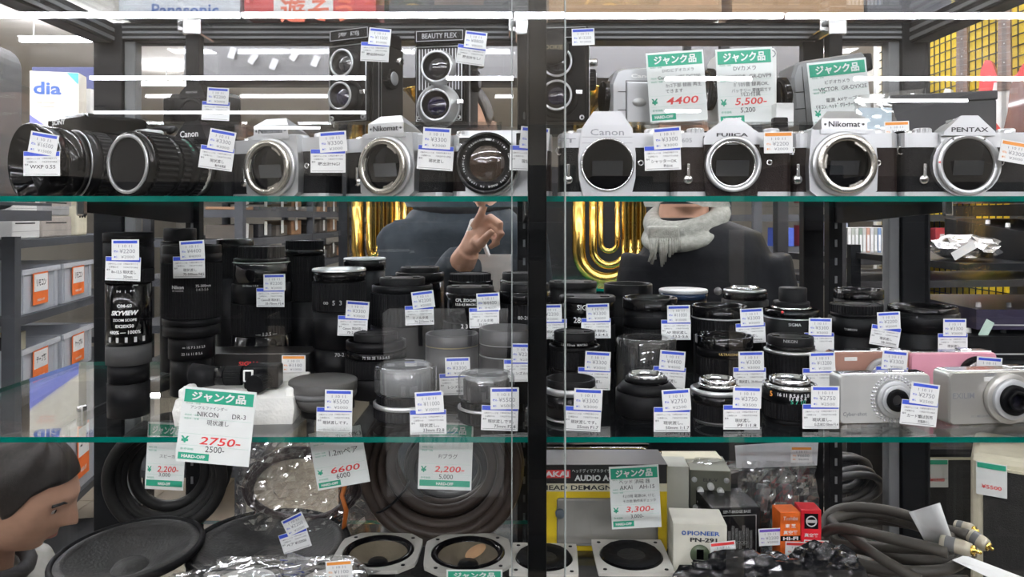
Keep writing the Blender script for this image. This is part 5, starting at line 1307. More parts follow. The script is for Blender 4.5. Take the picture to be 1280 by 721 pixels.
# ================================================================ on top of the case
def topbox(label, px0, px1, mt, hgt=.11, z=1.066, d=.07, txt=None, tm=None, name='carton'):
    x0, x1 = PX(px0, z)*1000, PX(px1, z)*1000; b = TOPZ*1000 + 5.2
    t = thing(name, label, 'box', ((x0 + x1)/2000, z, b/1000)); w = (x1 - x0)/2
    obj('box_body', MB().rbox(-w, w, 0, d*1000, 0, hgt*1000, 1), mt, t)
    if txt:
        m = MB(); put_text(m, txt, w*.1, 9, w*1.1, None, -.3, bold=.02); obj('lettering', m, tm, t)
    return t, w
t, w = topbox('white appliance carton with blue lettering on top of the case', 148, 300, mat('carton_white', (.66, .68, .72), .5), txt='Panasonic', tm=mat('print_navy', (.03, .10, .36), .6))
obj('green_mark', MB().box(-w + 1, -w + 26, -.4, -.1, 0, 5), M_GREEN, t)
t, w = topbox('red and white printed carton on top of the case', 305, 470, mat('carton_red', (.55, .05, .05), .5), txt='遊そう', tm=mat('print_vermilion', (.8, .16, .08), .6))
obj('white_panel', MB().box(-w*.55, w*.35, -.2, -.05, 0, 60), M_PAPER, t)
topbox('dark case lying on top behind the centre post', 486, 664, mat('dark_case', (.05, .05, .055), .5))
topbox('long brown cardboard carton on top, nearer the centre post', 686, 902, M_KRAFT)
topbox('brown cardboard carton on top, beside the dark bundle', 915, 1080, M_KRAFT)
topbox('dark wrapped carton on top near the corner of the frame', 1084, 1190, mat('dark_wrap', (.06, .06, .075), .4))

# ================================================================ shelving on the left with clear bins
def rack(label, origin, ang, length, depth, heights, height, posts=2, group=None, mt=M_RACK, board=26):
    t = thing('storage_rack', label, 'rack', origin, (0, 0, ang), group)
    L, D, Hh = length*1000, depth*1000, height*1000
    for i in range(posts):
        x = L * i / (posts - 1)
        for y in (0, D):
            obj('rack_post', MB().box(x - 20, x + 20, y - 18, y + 18, 0, Hh), mt, t)
    for h in heights: obj('shelf_board', MB().box(21, L - 21, -16, D + 16, h*1000 - board, h*1000), mt, t)
    return t
zr = 2.2
org = Vector((PX(14, zr), zr, 0)); dirv = Vector((-.19, 1, 0)).normalized()
ang = math.atan2(dirv.y, dirv.x)
b1, b2, b3, b0, b00 = HH(300, 2.2), HH(398, 2.2), HH(501, 2.2), HH(562, 2.2), HH(690, 2.2)
rack('dark grey steel rack with clear bins left of the case', org, ang, .98, .45, (.15, b00, b0, b3, b2, b1), b1 + .01, posts=2)
rack('dark grey steel rack nearest the viewer at the picture edge', org - dirv*1.16 + Vector((-.06, 0, 0)), ang, 1.1, .45, (.2, HH(500, 2.0), HH(300, 2.0)), HH(262, 1.9) - .031, group=None)
def on_rack(s, off, h): 
    n = Vector((-dirv.y, dirv.x, 0))     # into the rack (leftwards)
    return org + dirv*s + n*off + Vector((0, 0, h))
RBIN = 0
def bin_box(s, h, label, txt, w=.27, hh=.138, fill=None):
    t = thing('storage_bin', label, 'bin', on_rack(s, .0, h), (0, 0, ang), 'clear storage bins')
    W, H_, D = w*1000, hh*1000, 330
    for nm, b in (('bin_floor', (0, W, 0, D, 0, 4)), ('bin_front', (0, W, 0, 4, 4, H_)), ('bin_back', (0, W, D - 4, D, 4, H_)), ('bin_side', (0, 4, 4, D - 4, 4, H_)), ('bin_side', (W - 4, W, 4, D - 4, 4, H_))):
        obj(nm, MB().box(*b), M_BIN, t)
    obj('bin_rim', MB().box(-6, W + 6, -7, 0, H_ - 16, H_), mat('bin_rim_white', (.55, .58, .62), .4), t)
    for x in (8, W - 34): obj('bin_rib', MB().box(x, x + 24, -4, 0, 4, H_ - 16), M_BIN, t)
    lb = obj('bin_label', MB().box(W*.26, W*.66, -7, -5, H_*.16, H_*.90), mat('label_orange', (.86, .18, .03), .6), t)
    obj('label_paper', MB().box(W*.28, W*.64, -8, -7, H_*.46, H_*.86), M_PAPER, lb)
    m = MB(); put_text(m, txt, W*.46, H_*.66, W*.26, H_*.16, -8.4, bold=.03); obj('label_lettering', m, M_INK, lb)
    m = MB(); put_text(m, 'HARD-OFF', W*.46, H_*.26, W*.2, H_*.06, -7.4, bold=.03); obj('label_mark', m, M_WINK, lb)
    if fill:
        rn = random.Random(int(s*100)); 
        for k in range(5): obj('bin_content', MB().rbox(30 + k*44, 66 + k*44, 60 + rn.uniform(0, 60), 240, 5, H_*rn.uniform(.5, .95), 3), fill, t)
    return t
D1, D2 = mat('remote_dark', (.03, .03, .035), .5), mat('cable_mix', (.08, .10, .16), .6)
bin_box(.06, b2 + .001, 'clear bin with orange label, nearest on the upper board', 'リモコン', fill=D1)
bin_box(.37, b2 + .001, 'clear bin with orange label, second on the upper board', 'リモコン', fill=D1)
bin_box(.06, b3 + .001, 'clear bin with orange label and yellow box inside, lower board', 'テープ類', fill=D2)
bin_box(.37, b3 + .001, 'clear bin with orange label, second on the lower board', 'ケーブル', fill=D2)
bin_box(.10, b00 + .001, 'clear bin with orange label before the crouching man', 'アダプタ', hh=.24, fill=D2)
bin_box(.42, b00 + .001, 'clear bin with orange label beside the case frame, low', 'コード', hh=.26, fill=D2)
q = thing('cassette_box', 'yellowed box sticking out of the lower clear bin', 'box', on_rack(.11, .06, b3 + .09), (0, 0, ang))
obj('box_body', MB().rbox(0, 130, 0, 60, 0, 85, 1), M_CREAM, q); obj('box_end', MB().box(-1, 12, -1, 61, 20, 84), M_BLK, q)
for k, (s, h, ww, mt, lb) in enumerate(((.03, 0, .19, M_WHT, 'white console with slot on the rack top board, lower one'), (.03, .072, .17, M_WHT, 'white console with slot on the rack top board, upper one'),
                                        (.24, 0, .24, mat('beige_console', (.42, .38, .34), .5), 'beige console on the rack top board, lower one'), (.24, .072, .22, mat('grey_console', (.33, .33, .33), .5), 'grey console on the rack top board, upper one'))):
    q = thing('game_console', lb, 'console', on_rack(s, .01, b1 + .001 + h), (0, 0, ang), 'consoles on the rack')
    W = ww*1000; obj('body', MB().rbox(0, W, 0, 240, 0, 70, 4), mt, q); obj('slot', MB().box(W*.1, W*.8, -1, .5, 46, 50), M_BLK, q); obj('seam', MB().box(2, W - 2, -.6, .5, 22, 23), M_GRY, q)
q = thing('power_supply', 'cream block with three holes at the end of the rack board', 'adapter', on_rack(.50, .0, b1 + .001), (0, 0, ang))
obj('body', MB().rbox(0, 100, 0, 120, 0, 110, 6), M_CREAM, q)
for k in range(3): m = MB(); m.lathe([(8, 0), (7, 1.5), (.1, 2)], 12, M=T(28 + 24*k, 0, 72) @ RX90); obj('hole', m, M_BLK, q)
# upper left: dark gig bag, printed board, blue panel
q = thing('instrument_case', 'big rounded black case standing above the rack at the picture edge', 'case', (PX(-82, 1.9), 1.9, HH(262, 1.9)), (0, 0, R(8)))
w = 150; pl = roundpoly(-w, w, 0, (HH(45, 1.9) - HH(262, 1.9))*1000, 60, 6)
m = MB(); m.prism(pl, 0, 120); obj('shell', m, mat('gig_bag', (.04, .042, .045), .6), q)
m = MB(); m.prism(roundpoly(-w + 22, w - 22, 20, (HH(70, 1.9) - HH(262, 1.9))*1000, 46, 6), -6, 0); obj('front_pocket', m, mat('gig_bag_pocket', (.07, .072, .075), .6), q)
m = MB(); m.tube([(x, -1, z_) for x, z_ in roundpoly(-w + 4, w - 4, 4, (HH(49, 1.9) - HH(262, 1.9))*1000, 56, 6)], 3, 6, closed=True); obj('zip_line', m, M_GRY, q)
obj('stand_board', MB().box(-220, 165, -40, 260, -30, -.5), M_RACK, q)
CZ = 3.3
rack('dark steel rack under the printed carton', (PX(-60, CZ) - .26, 3.22, 0), 0, .98, .4, (.3, .9, HH(250, CZ)), HH(250, CZ) + .002, posts=2)
q = thing('printed_carton', 'cream and blue printed carton with blue letters behind the black case', 'carton', (PX(68, CZ), CZ, HH(250, CZ) + .001), (0, 0, R(14)))
H_ = (HH(90, CZ) - HH(250, CZ))*1000; w = 98
obj('box_body', MB().rbox(-w, w, 0, 110, 0, H_, 1), mat('cream_print', (.68, .64, .54), .5), q)
m = MB(); m.add([(-w, -.4, 0), (w, -.4, 0), (w, -.4, H_*.40), (-w, -.4, H_*.66)], [(0,1,2,3)]); obj('blue_field', m, mat('periwinkle', (.14, .16, .48), .5), q)
m = MB(); put_text(m, 'dia', -28, H_*.87, 112, 58, -.6, bold=.03); obj('lettering', m, mat('print_navy', (.03, .10, .36), .6), q)
m = MB(); put_text(m, 'THE SYSTEM', -36, H_*.755, 70, 8, -.6); put_text(m, 'TELEVISION', -30, H_*.725, 62, 6, -.6); obj('small_lettering', m, M_RED, q)
m = MB(); m.add([(48, -.6, H_ - 2), (w - 2, -.6, H_ - 2), (w - 2, -.6, H_ - 54)], [(0,1,2)]); obj('corner_mark', m, mat('teal_print', (.05, .36, .44), .5), q)
for lb, a, b, y0, mt in (('navy panel behind the printed carton', 40, 122, 84, mat('navy_board', (.055, .065, .17), .6)), ('slim yellow strip next to the printed carton', 94, 103, 124, M_YEL), ('slim white file next to the printed carton', 103, 113, 111, M_WHT)):
    z_ = 3.56 if 'navy' in lb else 3.45
    q = thing('notice_board' if 'navy' in lb else 'file_box', lb, 'panel' if 'navy' in lb else 'file', (PX((a+b)/2, z_), z_, HH(250, CZ) + .001))
    w = (b-a)/2*z_/F*1000; obj('panel_face', MB().rbox(-w, w, 0, 30, 12, (HH(y0, z_) - HH(250, CZ))*1000, 1), mt, q)
    obj('panel_foot', MB().box(-w, w, -4, 34, 0, 12), M_RACK, q)

# ================================================================ far shelving, bulkhead
mb = MB(); mb.box(PX(230, 4.2), PX(1010, 4.2), 4.2, 4.5, HH(98, 4.2), HH(30, 4.2) + .0)
mb.box(PX(230, 4.2), PX(1010, 4.2), 4.18, 4.2, HH(98, 4.2), HH(94, 4.2))
struct('trim_1', mb, mat('bulkhead_grey', (.075, .075, .078), .7))
for k in range(5):
    px = 290 + k*26; q = MB(); q.box(-18, 18, 0, 2, -32, 32)
    tag(obj('hanging_slip', q, M_GRYM, None, P(px, 66 + (k*7 % 18), 4.17), (0, R(20 + (k*13 % 24)), 0)), 'grey slip hanging before the dark bulkhead', 'slip', 'slips on the bulkhead')
RA = [HH(y, 3.2) for y in (262, 300, 350, 410)]
q = rack('far dark shelf full of tagged goods in the middle distance', (PX(284, 3.1), 3.25, 0), R(90), 3.4, .5, [.3, .75] + RA, 1.62, posts=4, board=34)
rn = random.Random(11)
gm = [mat('goods_a', (.10, .085, .07), .6), mat('goods_b', (.05, .05, .055), .5), mat('goods_c', (.22, .20, .17), .6), mat('goods_d', (.30, .17, .09), .6)]
gk = [mat('dark_goods_a', (.008, .008, .009), .7, spec=.1), mat('dark_goods_b', (.012, .011, .010), .7, spec=.1), mat('dark_goods_c', (.006, .006, .0065), .7, spec=.1), mat('dark_goods_d', (.016, .016, .018), .7, spec=.1)]
for h in RA:
    for k in range(12):
        s = (k // 4)*1.133 + .06 + (k % 4)*.265; hh_ = rn.uniform(.055, .085)
        t = thing('boxed_goods', 'small boxed article with white tag on the far dark shelf', 'box', (PX(284, 3.1) - .02, 3.25 + s, h + .001), (0, 0, R(90)), 'articles on the far dark shelf')
        obj('box_body', MB().rbox(0, 190, 10, 160, 0, hh_*1000, 3), rn.choice(gm), t)
        obj('tag', MB().box(60, 100, 2, 4, 10, 78), M_PAPER, t, rot=(0, R(rn.uniform(-14, 14)), 0))
q = rack('far dark shelf with colourful goods beyond the scarf', (PX(946, 3.6), 3.6, 0), 0, 1.3, .5, [.3, .8, HH(308, 3.6), HH(345, 3.6), HH(268, 3.6)], 1.75, posts=3, board=34)
for k in range(9):
    cl = [(.05, .10, .45), (.5, .06, .08), (.40, .45, .6), (.5, .5, .5), (.06, .06, .07)][k % 5]
    t = thing('boxed_goods', 'small colourful packet on the far shelf beyond the scarf', 'packet', (PX(946, 3.6) + .08 + k*.13, 3.58, HH(308, 3.6) + .001), (0, 0, 0), 'packets on the far shelf')
    obj('box_body', MB().rbox(0, 95, 0, 100, 0, 90 + 12*(k % 3), 3), mat('packet_%d' % (k % 5), cl, .5), t)
    obj('tag', MB().box(20, 60, -2, -.5, 8, 60), M_PAPER, t)
# shelf with thin cases seen through the right of the case
q = rack('black shelf with a row of thin cases behind the case', (PX(1046, 2.3), 2.3, 0), R(8), .95, .35, [.3, .75, HH(322, 2.3), HH(352, 2.3) , HH(430, 2.3)], 1.62, posts=2, board=22, mt=mat('rack_black', (.02, .02, .022), .4))
cols = [(.62, .62, .60), (.45, .48, .42), (.60, .60, .58), (.25, .32, .26), (.58, .58, .56), (.55, .30, .22), (.60, .60, .6), (.40, .42, .38), (.20, .30, .50), (.55, .56, .5), (.08, .20, .45), (.72, .42, .05), (.6, .6, .58), (.7, .45, .06)]
nm = ['pale', 'sage', 'off white', 'dark green', 'ivory', 'rusty', 'white', 'grey green', 'steel blue', 'pale olive', 'deep blue', 'amber', 'chalk white', 'orange']
for k, cl in enumerate(cols):
    t = thing('thin_case', nm[k] + ' thin case standing in the row on the black shelf', 'case', (PX(1057, 2.3) + k*.0125, 2.285 + k*.0017, HH(322, 2.3) + .0012), (0, 0, R(8)), 'thin cases in a row')
    obj('case_body', MB().rbox(0, 11, 0, 130, 0, 92, .8), mat('thincase_%d' % k, cl, .4), t)
    obj('spine_label', MB().box(2, 9, -.6, -.1, 20, 70), M_PAPER, t)
# second glass cabinet with brass instruments
q = thing('glass_cabinet', 'black framed glass cabinet behind the case holding brass instruments', 'cabinet', (0, 0, 0))
zc0, zc1 = 2.35, 2.85
for px in (430, 905):
    for z_ in (zc0, zc1):
        x = PX(px, zc0); obj('cabinet_post', MB().box(x*1000 - 14, x*1000 + 14, z_*1000 - 14, z_*1000 + 14, 0, 2100), M_FRM, q)
HB = HH(352, 2.6)
obj('cabinet_shelf', MB().box(PX(430, zc0)*1000 + 14, PX(905, zc0)*1000 - 14, zc0*1000, zc1*1000, HB*1000 - 8, HB*1000), M_EDGE, q)
obj('cabinet_top', MB().box(PX(430, zc0)*1000 - 14, PX(905, zc0)*1000 + 14, zc0*1000 - 14, zc1*1000 + 14, 2100, 2130), M_FRM, q)
obj('cabinet_base', MB().box(PX(430, zc0)*1000 - 14, PX(905, zc0)*1000 + 14, zc0*1000 - 14, zc1*1000 + 14, 0, 700), M_FRM, q)
obj('cabinet_back', MB().box(PX(430, zc0)*1000 + 14, PX(905, zc0)*1000 - 14, zc1*1000 - 3, zc1*1000 + 3, 700, HB*1000 + 420), mat('cabinet_back_panel', (.014, .014, .015), .5, spec=.2), q)
def utube(x, w, z0, zt, y=0, r=9, gap=0):
    return [(x - w, y, zt)] + [(x - w*math.cos(R(a)), y, z0 + w - w*math.sin(R(a))) for a in range(0, 181, 15)] + [(x + w, y, zt - gap)]
def tuba(label, px, z, flip=1, tall=430):
    t = thing('brass_tuba', label, 'tuba', (PX(px, z), z, HB + .001), (0, 0, R(10*flip)), 'brass instruments')
    def tb(nm, pts, r, n=10): m = MB(); m.tube(pts, r, n); return obj(nm, m, M_BRASS, t)
    tb('main_bow', utube(0, 95, 12, tall, 0, 26), [22]*16 if False else 24, 12)
    tb('inner_bow', utube(10, 55, 60, tall - 60, -10), 14)
    tb('tuning_slide', utube(10, 28, 110, tall - 120, -26), 9)
    for k in range(3):
        x = -70 - k*26
        m = MB(); m.lathe([(13, 120), (13, 300), (14, 302), (14, 308), (.1, 310)], 20, M=T(x*flip, -36, 0)); vb = obj('valve', m, M_BRASS, t)
        m = MB(); m.lathe([(3, 310), (3, 326), (9, 327), (9, 331), (.1, 332)], 14, M=T(x*flip, -36, 0)); obj('valve_button', m, M_CHR, vb)
        tb('valve_slide', utube(x*flip, 11, 55 + 22*k, 150, -38), 6, 8)
    m = MB(); m.lathe([(24, tall), (34, tall + 80), (60, tall + 170), (110, tall + 230), (118, tall + 234), (110, tall + 231), (58, tall + 172), (30, tall + 82)], 32, M=T(95*flip, 0, 0)); obj('bell', m, M_BRASS, t)
    tb('lead_pipe', [(-95, -10, tall), (-110, -30, tall + 40), (-60, -70, tall + 60), (0, -90, tall + 50)], 7, 8)
    return t
tuba('brass tuba with upright tubes beside the pointing person', 512, 2.55, 1)
tuba('brass tuba with round bows beside the person with scarf', 758, 2.55, -1)
tuba('brass tuba partly hidden, nearest the far dark shelf', 478, 2.72, -1)
# ================================================================ people
def head(mb, M, sc=1.0):
    n, k = 110, 70; rings = []
    for j in range(1, k):
        ph = math.pi * j / k; zc = math.cos(ph); ring = []
        for i in range(n):
            a = 2*math.pi*i/n
            x, y = math.sin(ph)*math.cos(a), math.sin(ph)*math.sin(a)
            X, Y, Z = 76*x, 96*y, 116*zc
            if Z < 0:
                tt = -Z/116; X *= 1 - .30*tt**1.6; Y = Y*(1 - .10*tt) if Y < 0 else Y*(1 - .42*tt)
            if Y < 0:
                g = lambda cx, cz, sx, sz: math.exp(-((X-cx)/sx)**2 - ((Z-cz)/sz)**2)
                Y -= 7*g(0, 36, 45, 12)
                Y += 10*(g(-31, 12, 15, 11) + g(31, 12, 15, 11))
                Y -= 27*math.exp(-(X/(9 + 5*max(0, min(1, (20 - Z)/40))))**2) * max(0, min(1, (30 - Z)/48)) * (1 if Z > -18 else math.exp(-((Z+18)/10)**2))
                Y -= 7*g(0, -50, 20, 6) + 5*g(0, -62, 17, 6) + 13*g(0, -90, 24, 16)
                Y += 3*g(0, -77, 20, 5)
            ring.append((X*sc, Y*sc, Z*sc))
        rings.append(ring)
    mb.loft(rings, smooth=True, M=M)
    for sx in (-1, 1):
        mb.loft([[(sx*(70 + 14*u)*sc, (14 + 6*u + 19*(1 - .25*u)*math.cos(q)*(.8 if math.sin(q) < 0 else 1))*sc, (-4 + 31*(1 - .15*u)*math.sin(q))*sc) for q in [2*math.pi*i/14 for i in range(14)]] for u in (0, .6, 1)], smooth=True, M=M)
HL = [(-1, 118), (-.55, 108), (-.36, 80), (-.05, 78), (.12, 88), (.24, 84), (.45, 62), (.7, 53), (1, 50)]
def hairline(f):
    for (a, b), (c, d) in zip(HL, HL[1:]):
        if f <= c: return b + (d - b)*(f - a)/(c - a)
    return HL[-1][1]
def hair(parent, M, cut):
    m = MB(); n, k = 96, 24; rings = []
    for j in range(k + 1):
        ring = []
        for i in range(n):
            a = 2*math.pi*i/n
            front = -math.sin(a)          # 1 at the face
            lim = R(hairline(front) + cut)
            ph = .02 + (lim - .02)*j/k
            thick = 1.085 + .02*math.sin(7*a + 5*ph) if j < k else 1.0
            ring.append((76*thick*math.sin(ph)*math.cos(a), 96*thick*math.sin(ph)*math.sin(a) + 2, 116*thick*math.cos(ph)))
        rings.append(ring)
    m.loft(rings, cap1=False, smooth=True, M=M); return obj('hair', m, M_HAIR, parent)
def face_parts(parent, M):
    for sx in (-1, 1):
        m = MB(); m.lathe([(.1, -11), (9, -7), (11, 0), (9, 7), (.1, 11)], 14, M=M @ T(sx*31, -69, 11)); e = obj('eye', m, M_WHT, parent)
        m = MB(); m.lathe([(5, 0), (3, 1), (.1, 1.2)], 12, M=M @ T(sx*31, -79.5, 11) @ RX90); obj('iris', m, M_BLKG, e)
        m = MB(); m.tube([tuple(M @ Vector((sx*x, y, z_))) for x, y, z_ in ((16, -90, 27), (30, -86, 32), (46, -74, 28))], 3.4, 6); obj('eyebrow', m, M_HAIR, parent)
    m = MB(); m.tube([tuple(M @ Vector((x, y, z_))) for x, y, z_ in ((-21, -72, -56), (-10, -83, -55), (0, -86, -56), (10, -83, -55), (21, -72, -56))], [2, 4, 4.5, 4, 2], 6); obj('lips', m, mat('lips', (.42, .17, .14), .5), parent)
def remesh(o, v, it=4):
    md = o.modifiers.new('skin', 'REMESH'); md.mode = 'VOXEL'; md.voxel_size = v; md.use_smooth_shade = True
    ms = o.modifiers.new('soft', 'SMOOTH'); ms.iterations = it; ms.factor = .5
    return o
def limb(mb, pts, rad, n=12): mb.tube(smooth_path([Vector(p) for p in pts], 5), [r for r in interp(rad, len(pts))], n)
def interp(rad, npts):
    out = []
    for i in range(npts - 1):
        for k in range(5): out.append(rad[i] + (rad[i+1]-rad[i])*k/5)
    return out + [rad[-1]]
def oval(cx, cy, cz, rx, ry, n=20): return [(cx + rx*math.cos(2*math.pi*i/n), cy + ry*math.sin(2*math.pi*i/n), cz) for i in range(n)]
def hand(mb, wrist, palm_end, side, fingers, thumb):
    """wrist -> knuckle line; fingers: list of joint point lists"""
    w, k = Vector(wrist), Vector(palm_end); s = Vector(side)
    for q in (-1.2, -.4, .4, 1.2):
        mb.tube([w + s*q*9, (w + k)/2 + s*q*14, k + s*q*17], [14, 12, 9], 10)
    for f in fingers: mb.tube([Vector(p) for p in f], [8.6] + [7.8]*(len(f) - 2) + [5.6], 9)
    mb.tube([Vector(p) for p in thumb], [12, 10, 8, 6], 9)

# person A : pointing hand, navy jacket, white bag
zA = 1.66
pa = thing('person', 'person in dark navy jacket raising a pointing hand', 'person', (0, 0, 0))
hx, hz = PX(572, zA)*1000, HH(165, zA)*1000
MH = T(hx, zA*1000 - 10, hz) @ Matrix.Rotation(R(-14), 4, 'Z')
b = MB(); head(b, MH); b.tube([(hx, zA*1000 + 20, hz - 70), (hx + 4, zA*1000 + 25, hz - 190)], [54, 62], 14)
def W(px, py, z): return P(px, py, z)*1000
wr, kn = W(586, 314, 1.43), W(601, 284, 1.43)
sd = Vector((.88, -.2, .42)).normalized()
def off(p, dx, dy, dz): return p + Vector((dx, dy, dz))
k0 = kn
hand(b, wr, kn, sd, [
    [off(k0, -14, 0, 0), W(601, 268, 1.42), W(605, 257, 1.42), W(605, 245, 1.42)],
    [off(k0, 4, -4, 4), W(613, 271, 1.415), W(625, 280, 1.395), W(625, 291, 1.40)],
    [off(k0, 18, -4, -2), W(617, 282, 1.415), W(627, 293, 1.395), W(620, 301, 1.405)],
    [off(k0, 28, -2, -12), W(616, 295, 1.42), W(621, 304, 1.405), W(612, 309, 1.415)]],
    [off(wr, 14, -10, 22), W(601, 305, 1.405), W(608, 296, 1.385), W(616, 288, 1.38)])
limb(b, [wr, W(576, 332, 1.46), W(564, 362, 1.54)], [22, 27, 34])
body = remesh(obj('body', b, M_SKIN, pa), .0030, 1)
hair(pa, MH, 0); face_parts(pa, MH)
j = MB(); sx_ = PX(578, zA)*1000; zs = HH(262, zA)*1000; yA = zA*1000 + 40
j.loft([oval(hx + 6, yA - 10, zs + 26, 70, 62), oval(sx_ - 4, yA, zs - 2, 120, 88), oval(sx_, yA, zs - 40, 150, 112), oval(sx_, yA, zs - 140, 165, 130), oval(sx_, yA, zs - 330, 165, 130), oval(sx_, yA, zs - 520, 170, 130), oval(sx_, yA, zs - 700, 175, 130)], smooth=True)
limb(j, [(sx_ - 130, yA, zs - 55), W(520, 345, 1.64), W(548, 392, 1.58), W(568, 350, 1.50), W(579, 327, 1.45)], [74, 74, 70, 52, 42])
limb(j, [(sx_ + 125, yA, zs - 55), (sx_ + 145, yA + 10, zs - 220), (sx_ + 140, yA - 20, zs - 420), (sx_ + 120, yA - 90, zs - 600)], [70, 66, 58, 46])
remesh(obj('jacket', j, M_JKT, pa), .009, 6)
j = MB(); j.tube([tuple(Vector((hx + 6 + 92*math.cos(q), yA + 6 + 80*math.sin(q), zs + 20 + 12*math.sin(q)))) for q in [2*math.pi*i/20 for i in range(20)]], 27, 10, closed=True); obj('hood_collar', j, mat('collar_black', (.015, .015, .017), .7, bump=.6, bscale=80), pa)
j = MB()
for s in (-1, 1): limb(j, [(sx_ + s*95, yA, zs - 680), (sx_ + s*105, yA, 460), (sx_ + s*110, yA + 10, 70)], [105, 75, 55])
remesh(obj('trousers', j, M_JKB, pa), .012)
for s in (-1, 1): obj('shoe', MB().rbox(sx_ + s*110 - 48, sx_ + s*110 + 48, yA - 170, yA + 90, 0, 90, 25), M_BLK2, pa)
tb_ = thing('paper_bag', 'white paper carrier bag hanging from the raised arm', 'bag', (0, 0, 0))
x0, x1 = PX(553, 1.47)*1000, PX(640, 1.47)*1000; zt_ = HH(319, 1.47)*1000
m = MB(); m.loft([[(x0 + 6, 1466, zt_ - 290), (x1 - 6, 1466, zt_ - 290), (x1 - 6, 1516, zt_ - 290), (x0 + 6, 1516, zt_ - 290)], [(x0, 1470, zt_), (x1, 1470, zt_), (x1, 1510, zt_), (x0, 1510, zt_)]], cap1=False); obj('bag_body', m, M_PAPER, tb_)
for y in (1472, 1508):
    m = MB(); xm = PX(583, 1.47)*1000
    m.tube(smooth_path([(xm - 12 - 6, y, zt_ - 4), (xm + 4, y + 4, zt_ + 50), (xm + 12, y + 10, zt_ + 70), (xm + 24, y + 4, zt_ + 50), (xm + 44, y, zt_ - 4)]), 3.6, 6); obj('bag_handle', m, M_PAPER, tb_)

# person B : grey scarf, black coat
zB = 1.72
pb = thing('person', 'person in black coat wearing a grey fringed scarf', 'person', (0, 0, 0))
hx, hz = PX(858, zB)*1000, HH(206, zB)*1000; yB = zB*1000
MH = T(hx, yB, hz) @ Matrix.Rotation(R(-6), 4, 'Z')
b = MB(); head(b, MH); b.tube([(hx, yB + 25, hz - 70), (hx, yB + 30, hz - 190)], [56, 64], 14)
zs = HH(288, zB)*1000; cx = PX(886, zB)*1000
b.tube([(hx, yB + 30, hz - 180), (cx, yB + 40, zs - 200), (cx, yB + 40, zs - 550)], [56, 90, 90], 12)
for s in (-1, 1):
    b.tube([(cx, yB + 40, zs - 60), (cx + s*110, yB + 30, zs - 90), (cx + s*165, yB + 25, zs - 300), (cx + s*168, yB + 15, zs - 570), (cx + s*168, yB, zs - 640)], [30, 30, 30, 30, 28], 10)
    hand(b, (cx + s*168, yB, zs - 640), (cx + s*165, yB - 10, zs - 700), (.3, .9, 0), [[(cx + s*163, yB - 30 + 16*k, zs - 700), (cx + s*159, yB - 32 + 16*k, zs - 735), (cx + s*151, yB - 30 + 16*k, zs - 765 + 6*abs(k - 1))] for k in range(4)], [(cx + s*158, yB - 20, zs - 650), (cx + s*143, yB - 45, zs - 675), (cx + s*138, yB - 55, zs - 700), (cx + s*135, yB - 58, zs - 722)])
remesh(obj('body', b, M_SKIN, pb), .0055, 3); hair(pb, MH, 0); face_parts(pb, MH)
j = MB()
j.loft([oval(hx + 4, yB + 20, zs + 30, 78, 70), oval(cx - 6, yB + 25, zs - 4, 135, 95), oval(cx, yB + 30, zs - 50, 150, 112), oval(cx, yB + 30, zs - 160, 160, 122), oval(cx, yB + 30, zs - 380, 160, 128), oval(cx, yB + 30, zs - 640, 170, 132)], smooth=True)
for s in (-1, 1): limb(j, [(cx + s*125, yB + 30, zs - 65), (cx + s*165, yB + 25, zs - 260), (cx + s*170, yB + 15, zs - 440), (cx + s*168, yB + 5, zs - 610)], [76, 70, 60, 48])
remesh(obj('coat', j, M_JKB, pb), .009, 6)
for k in range(3):
    q_ = MB(); q_.lathe([(9, 0), (8, 3), (.1, 4)], 12, M=T(cx - 10, yB - 112, zs - 130 - 95*k) @ RX90); obj('coat_button', q_, M_GRY, pb)
j = MB()
j.tube([tuple(Vector((hx + 6 + 78*math.cos(q), yB + 24 + 70*math.sin(q), hz - 122 + 18*math.cos(q) + 26*math.sin(q)))) for q in [2*math.pi*i/24 for i in range(24)]], 25, 10, closed=True)
j.tube([tuple(Vector((hx - 2 + 86*math.cos(q), yB + 14 + 84*math.sin(q), hz - 158 + 20*math.cos(q) + 24*math.sin(q)))) for q in [2*math.pi*i/24 for i in range(24)]], 15, 10, closed=True)
xs = PX(829, 1.6)*1000
j.loft([[(xs - 34, 1590, hz - 140), (xs + 34, 1586, hz - 140), (xs + 34, 1622, hz - 140), (xs - 34, 1622, hz - 140)], [(xs - 32, 1584, hz - 190), (xs + 34, 1582, hz - 190), (xs + 34, 1602, hz - 190), (xs - 32, 1602, hz - 190)], [(xs - 34, 1584, HH(300, 1.59)*1000), (xs + 36, 1582, HH(300, 1.59)*1000), (xs + 36, 1594, HH(300, 1.59)*1000), (xs - 34, 1594, HH(300, 1.59)*1000)]])
sc_o = remesh(obj('scarf', j, M_SCARF, pb), .006, 3)
rn = random.Random(2)
for k in range(13):
    x = xs - 32 + k*5.4; m = MB(); x2 = x + rn.uniform(-14, 8); ze = HH(333 - 5*abs(k - 4)*.6, 1.59)*1000
    m.tube([(x, 1588, HH(298, 1.59)*1000), (x + (x2 - x)*.4, 1582, HH(314, 1.59)*1000), (x2, 1584, ze)], [4.2, 3.8, 2.6], 6); obj('fringe', m, M_SCARF, sc_o)
j = MB()
for s in (-1, 1): limb(j, [(cx + s*98, yB + 30, zs - 620), (cx + s*105, yB + 30, 460), (cx + s*108, yB + 40, 70)], [108, 78, 56])
remesh(obj('trousers', j, M_JKB, pb), .012)
for s in (-1, 1): obj('shoe', MB().rbox(cx + s*108 - 48, cx + s*108 + 48, yB - 140, yB + 120, 0, 90, 25), M_BLK2, pb)

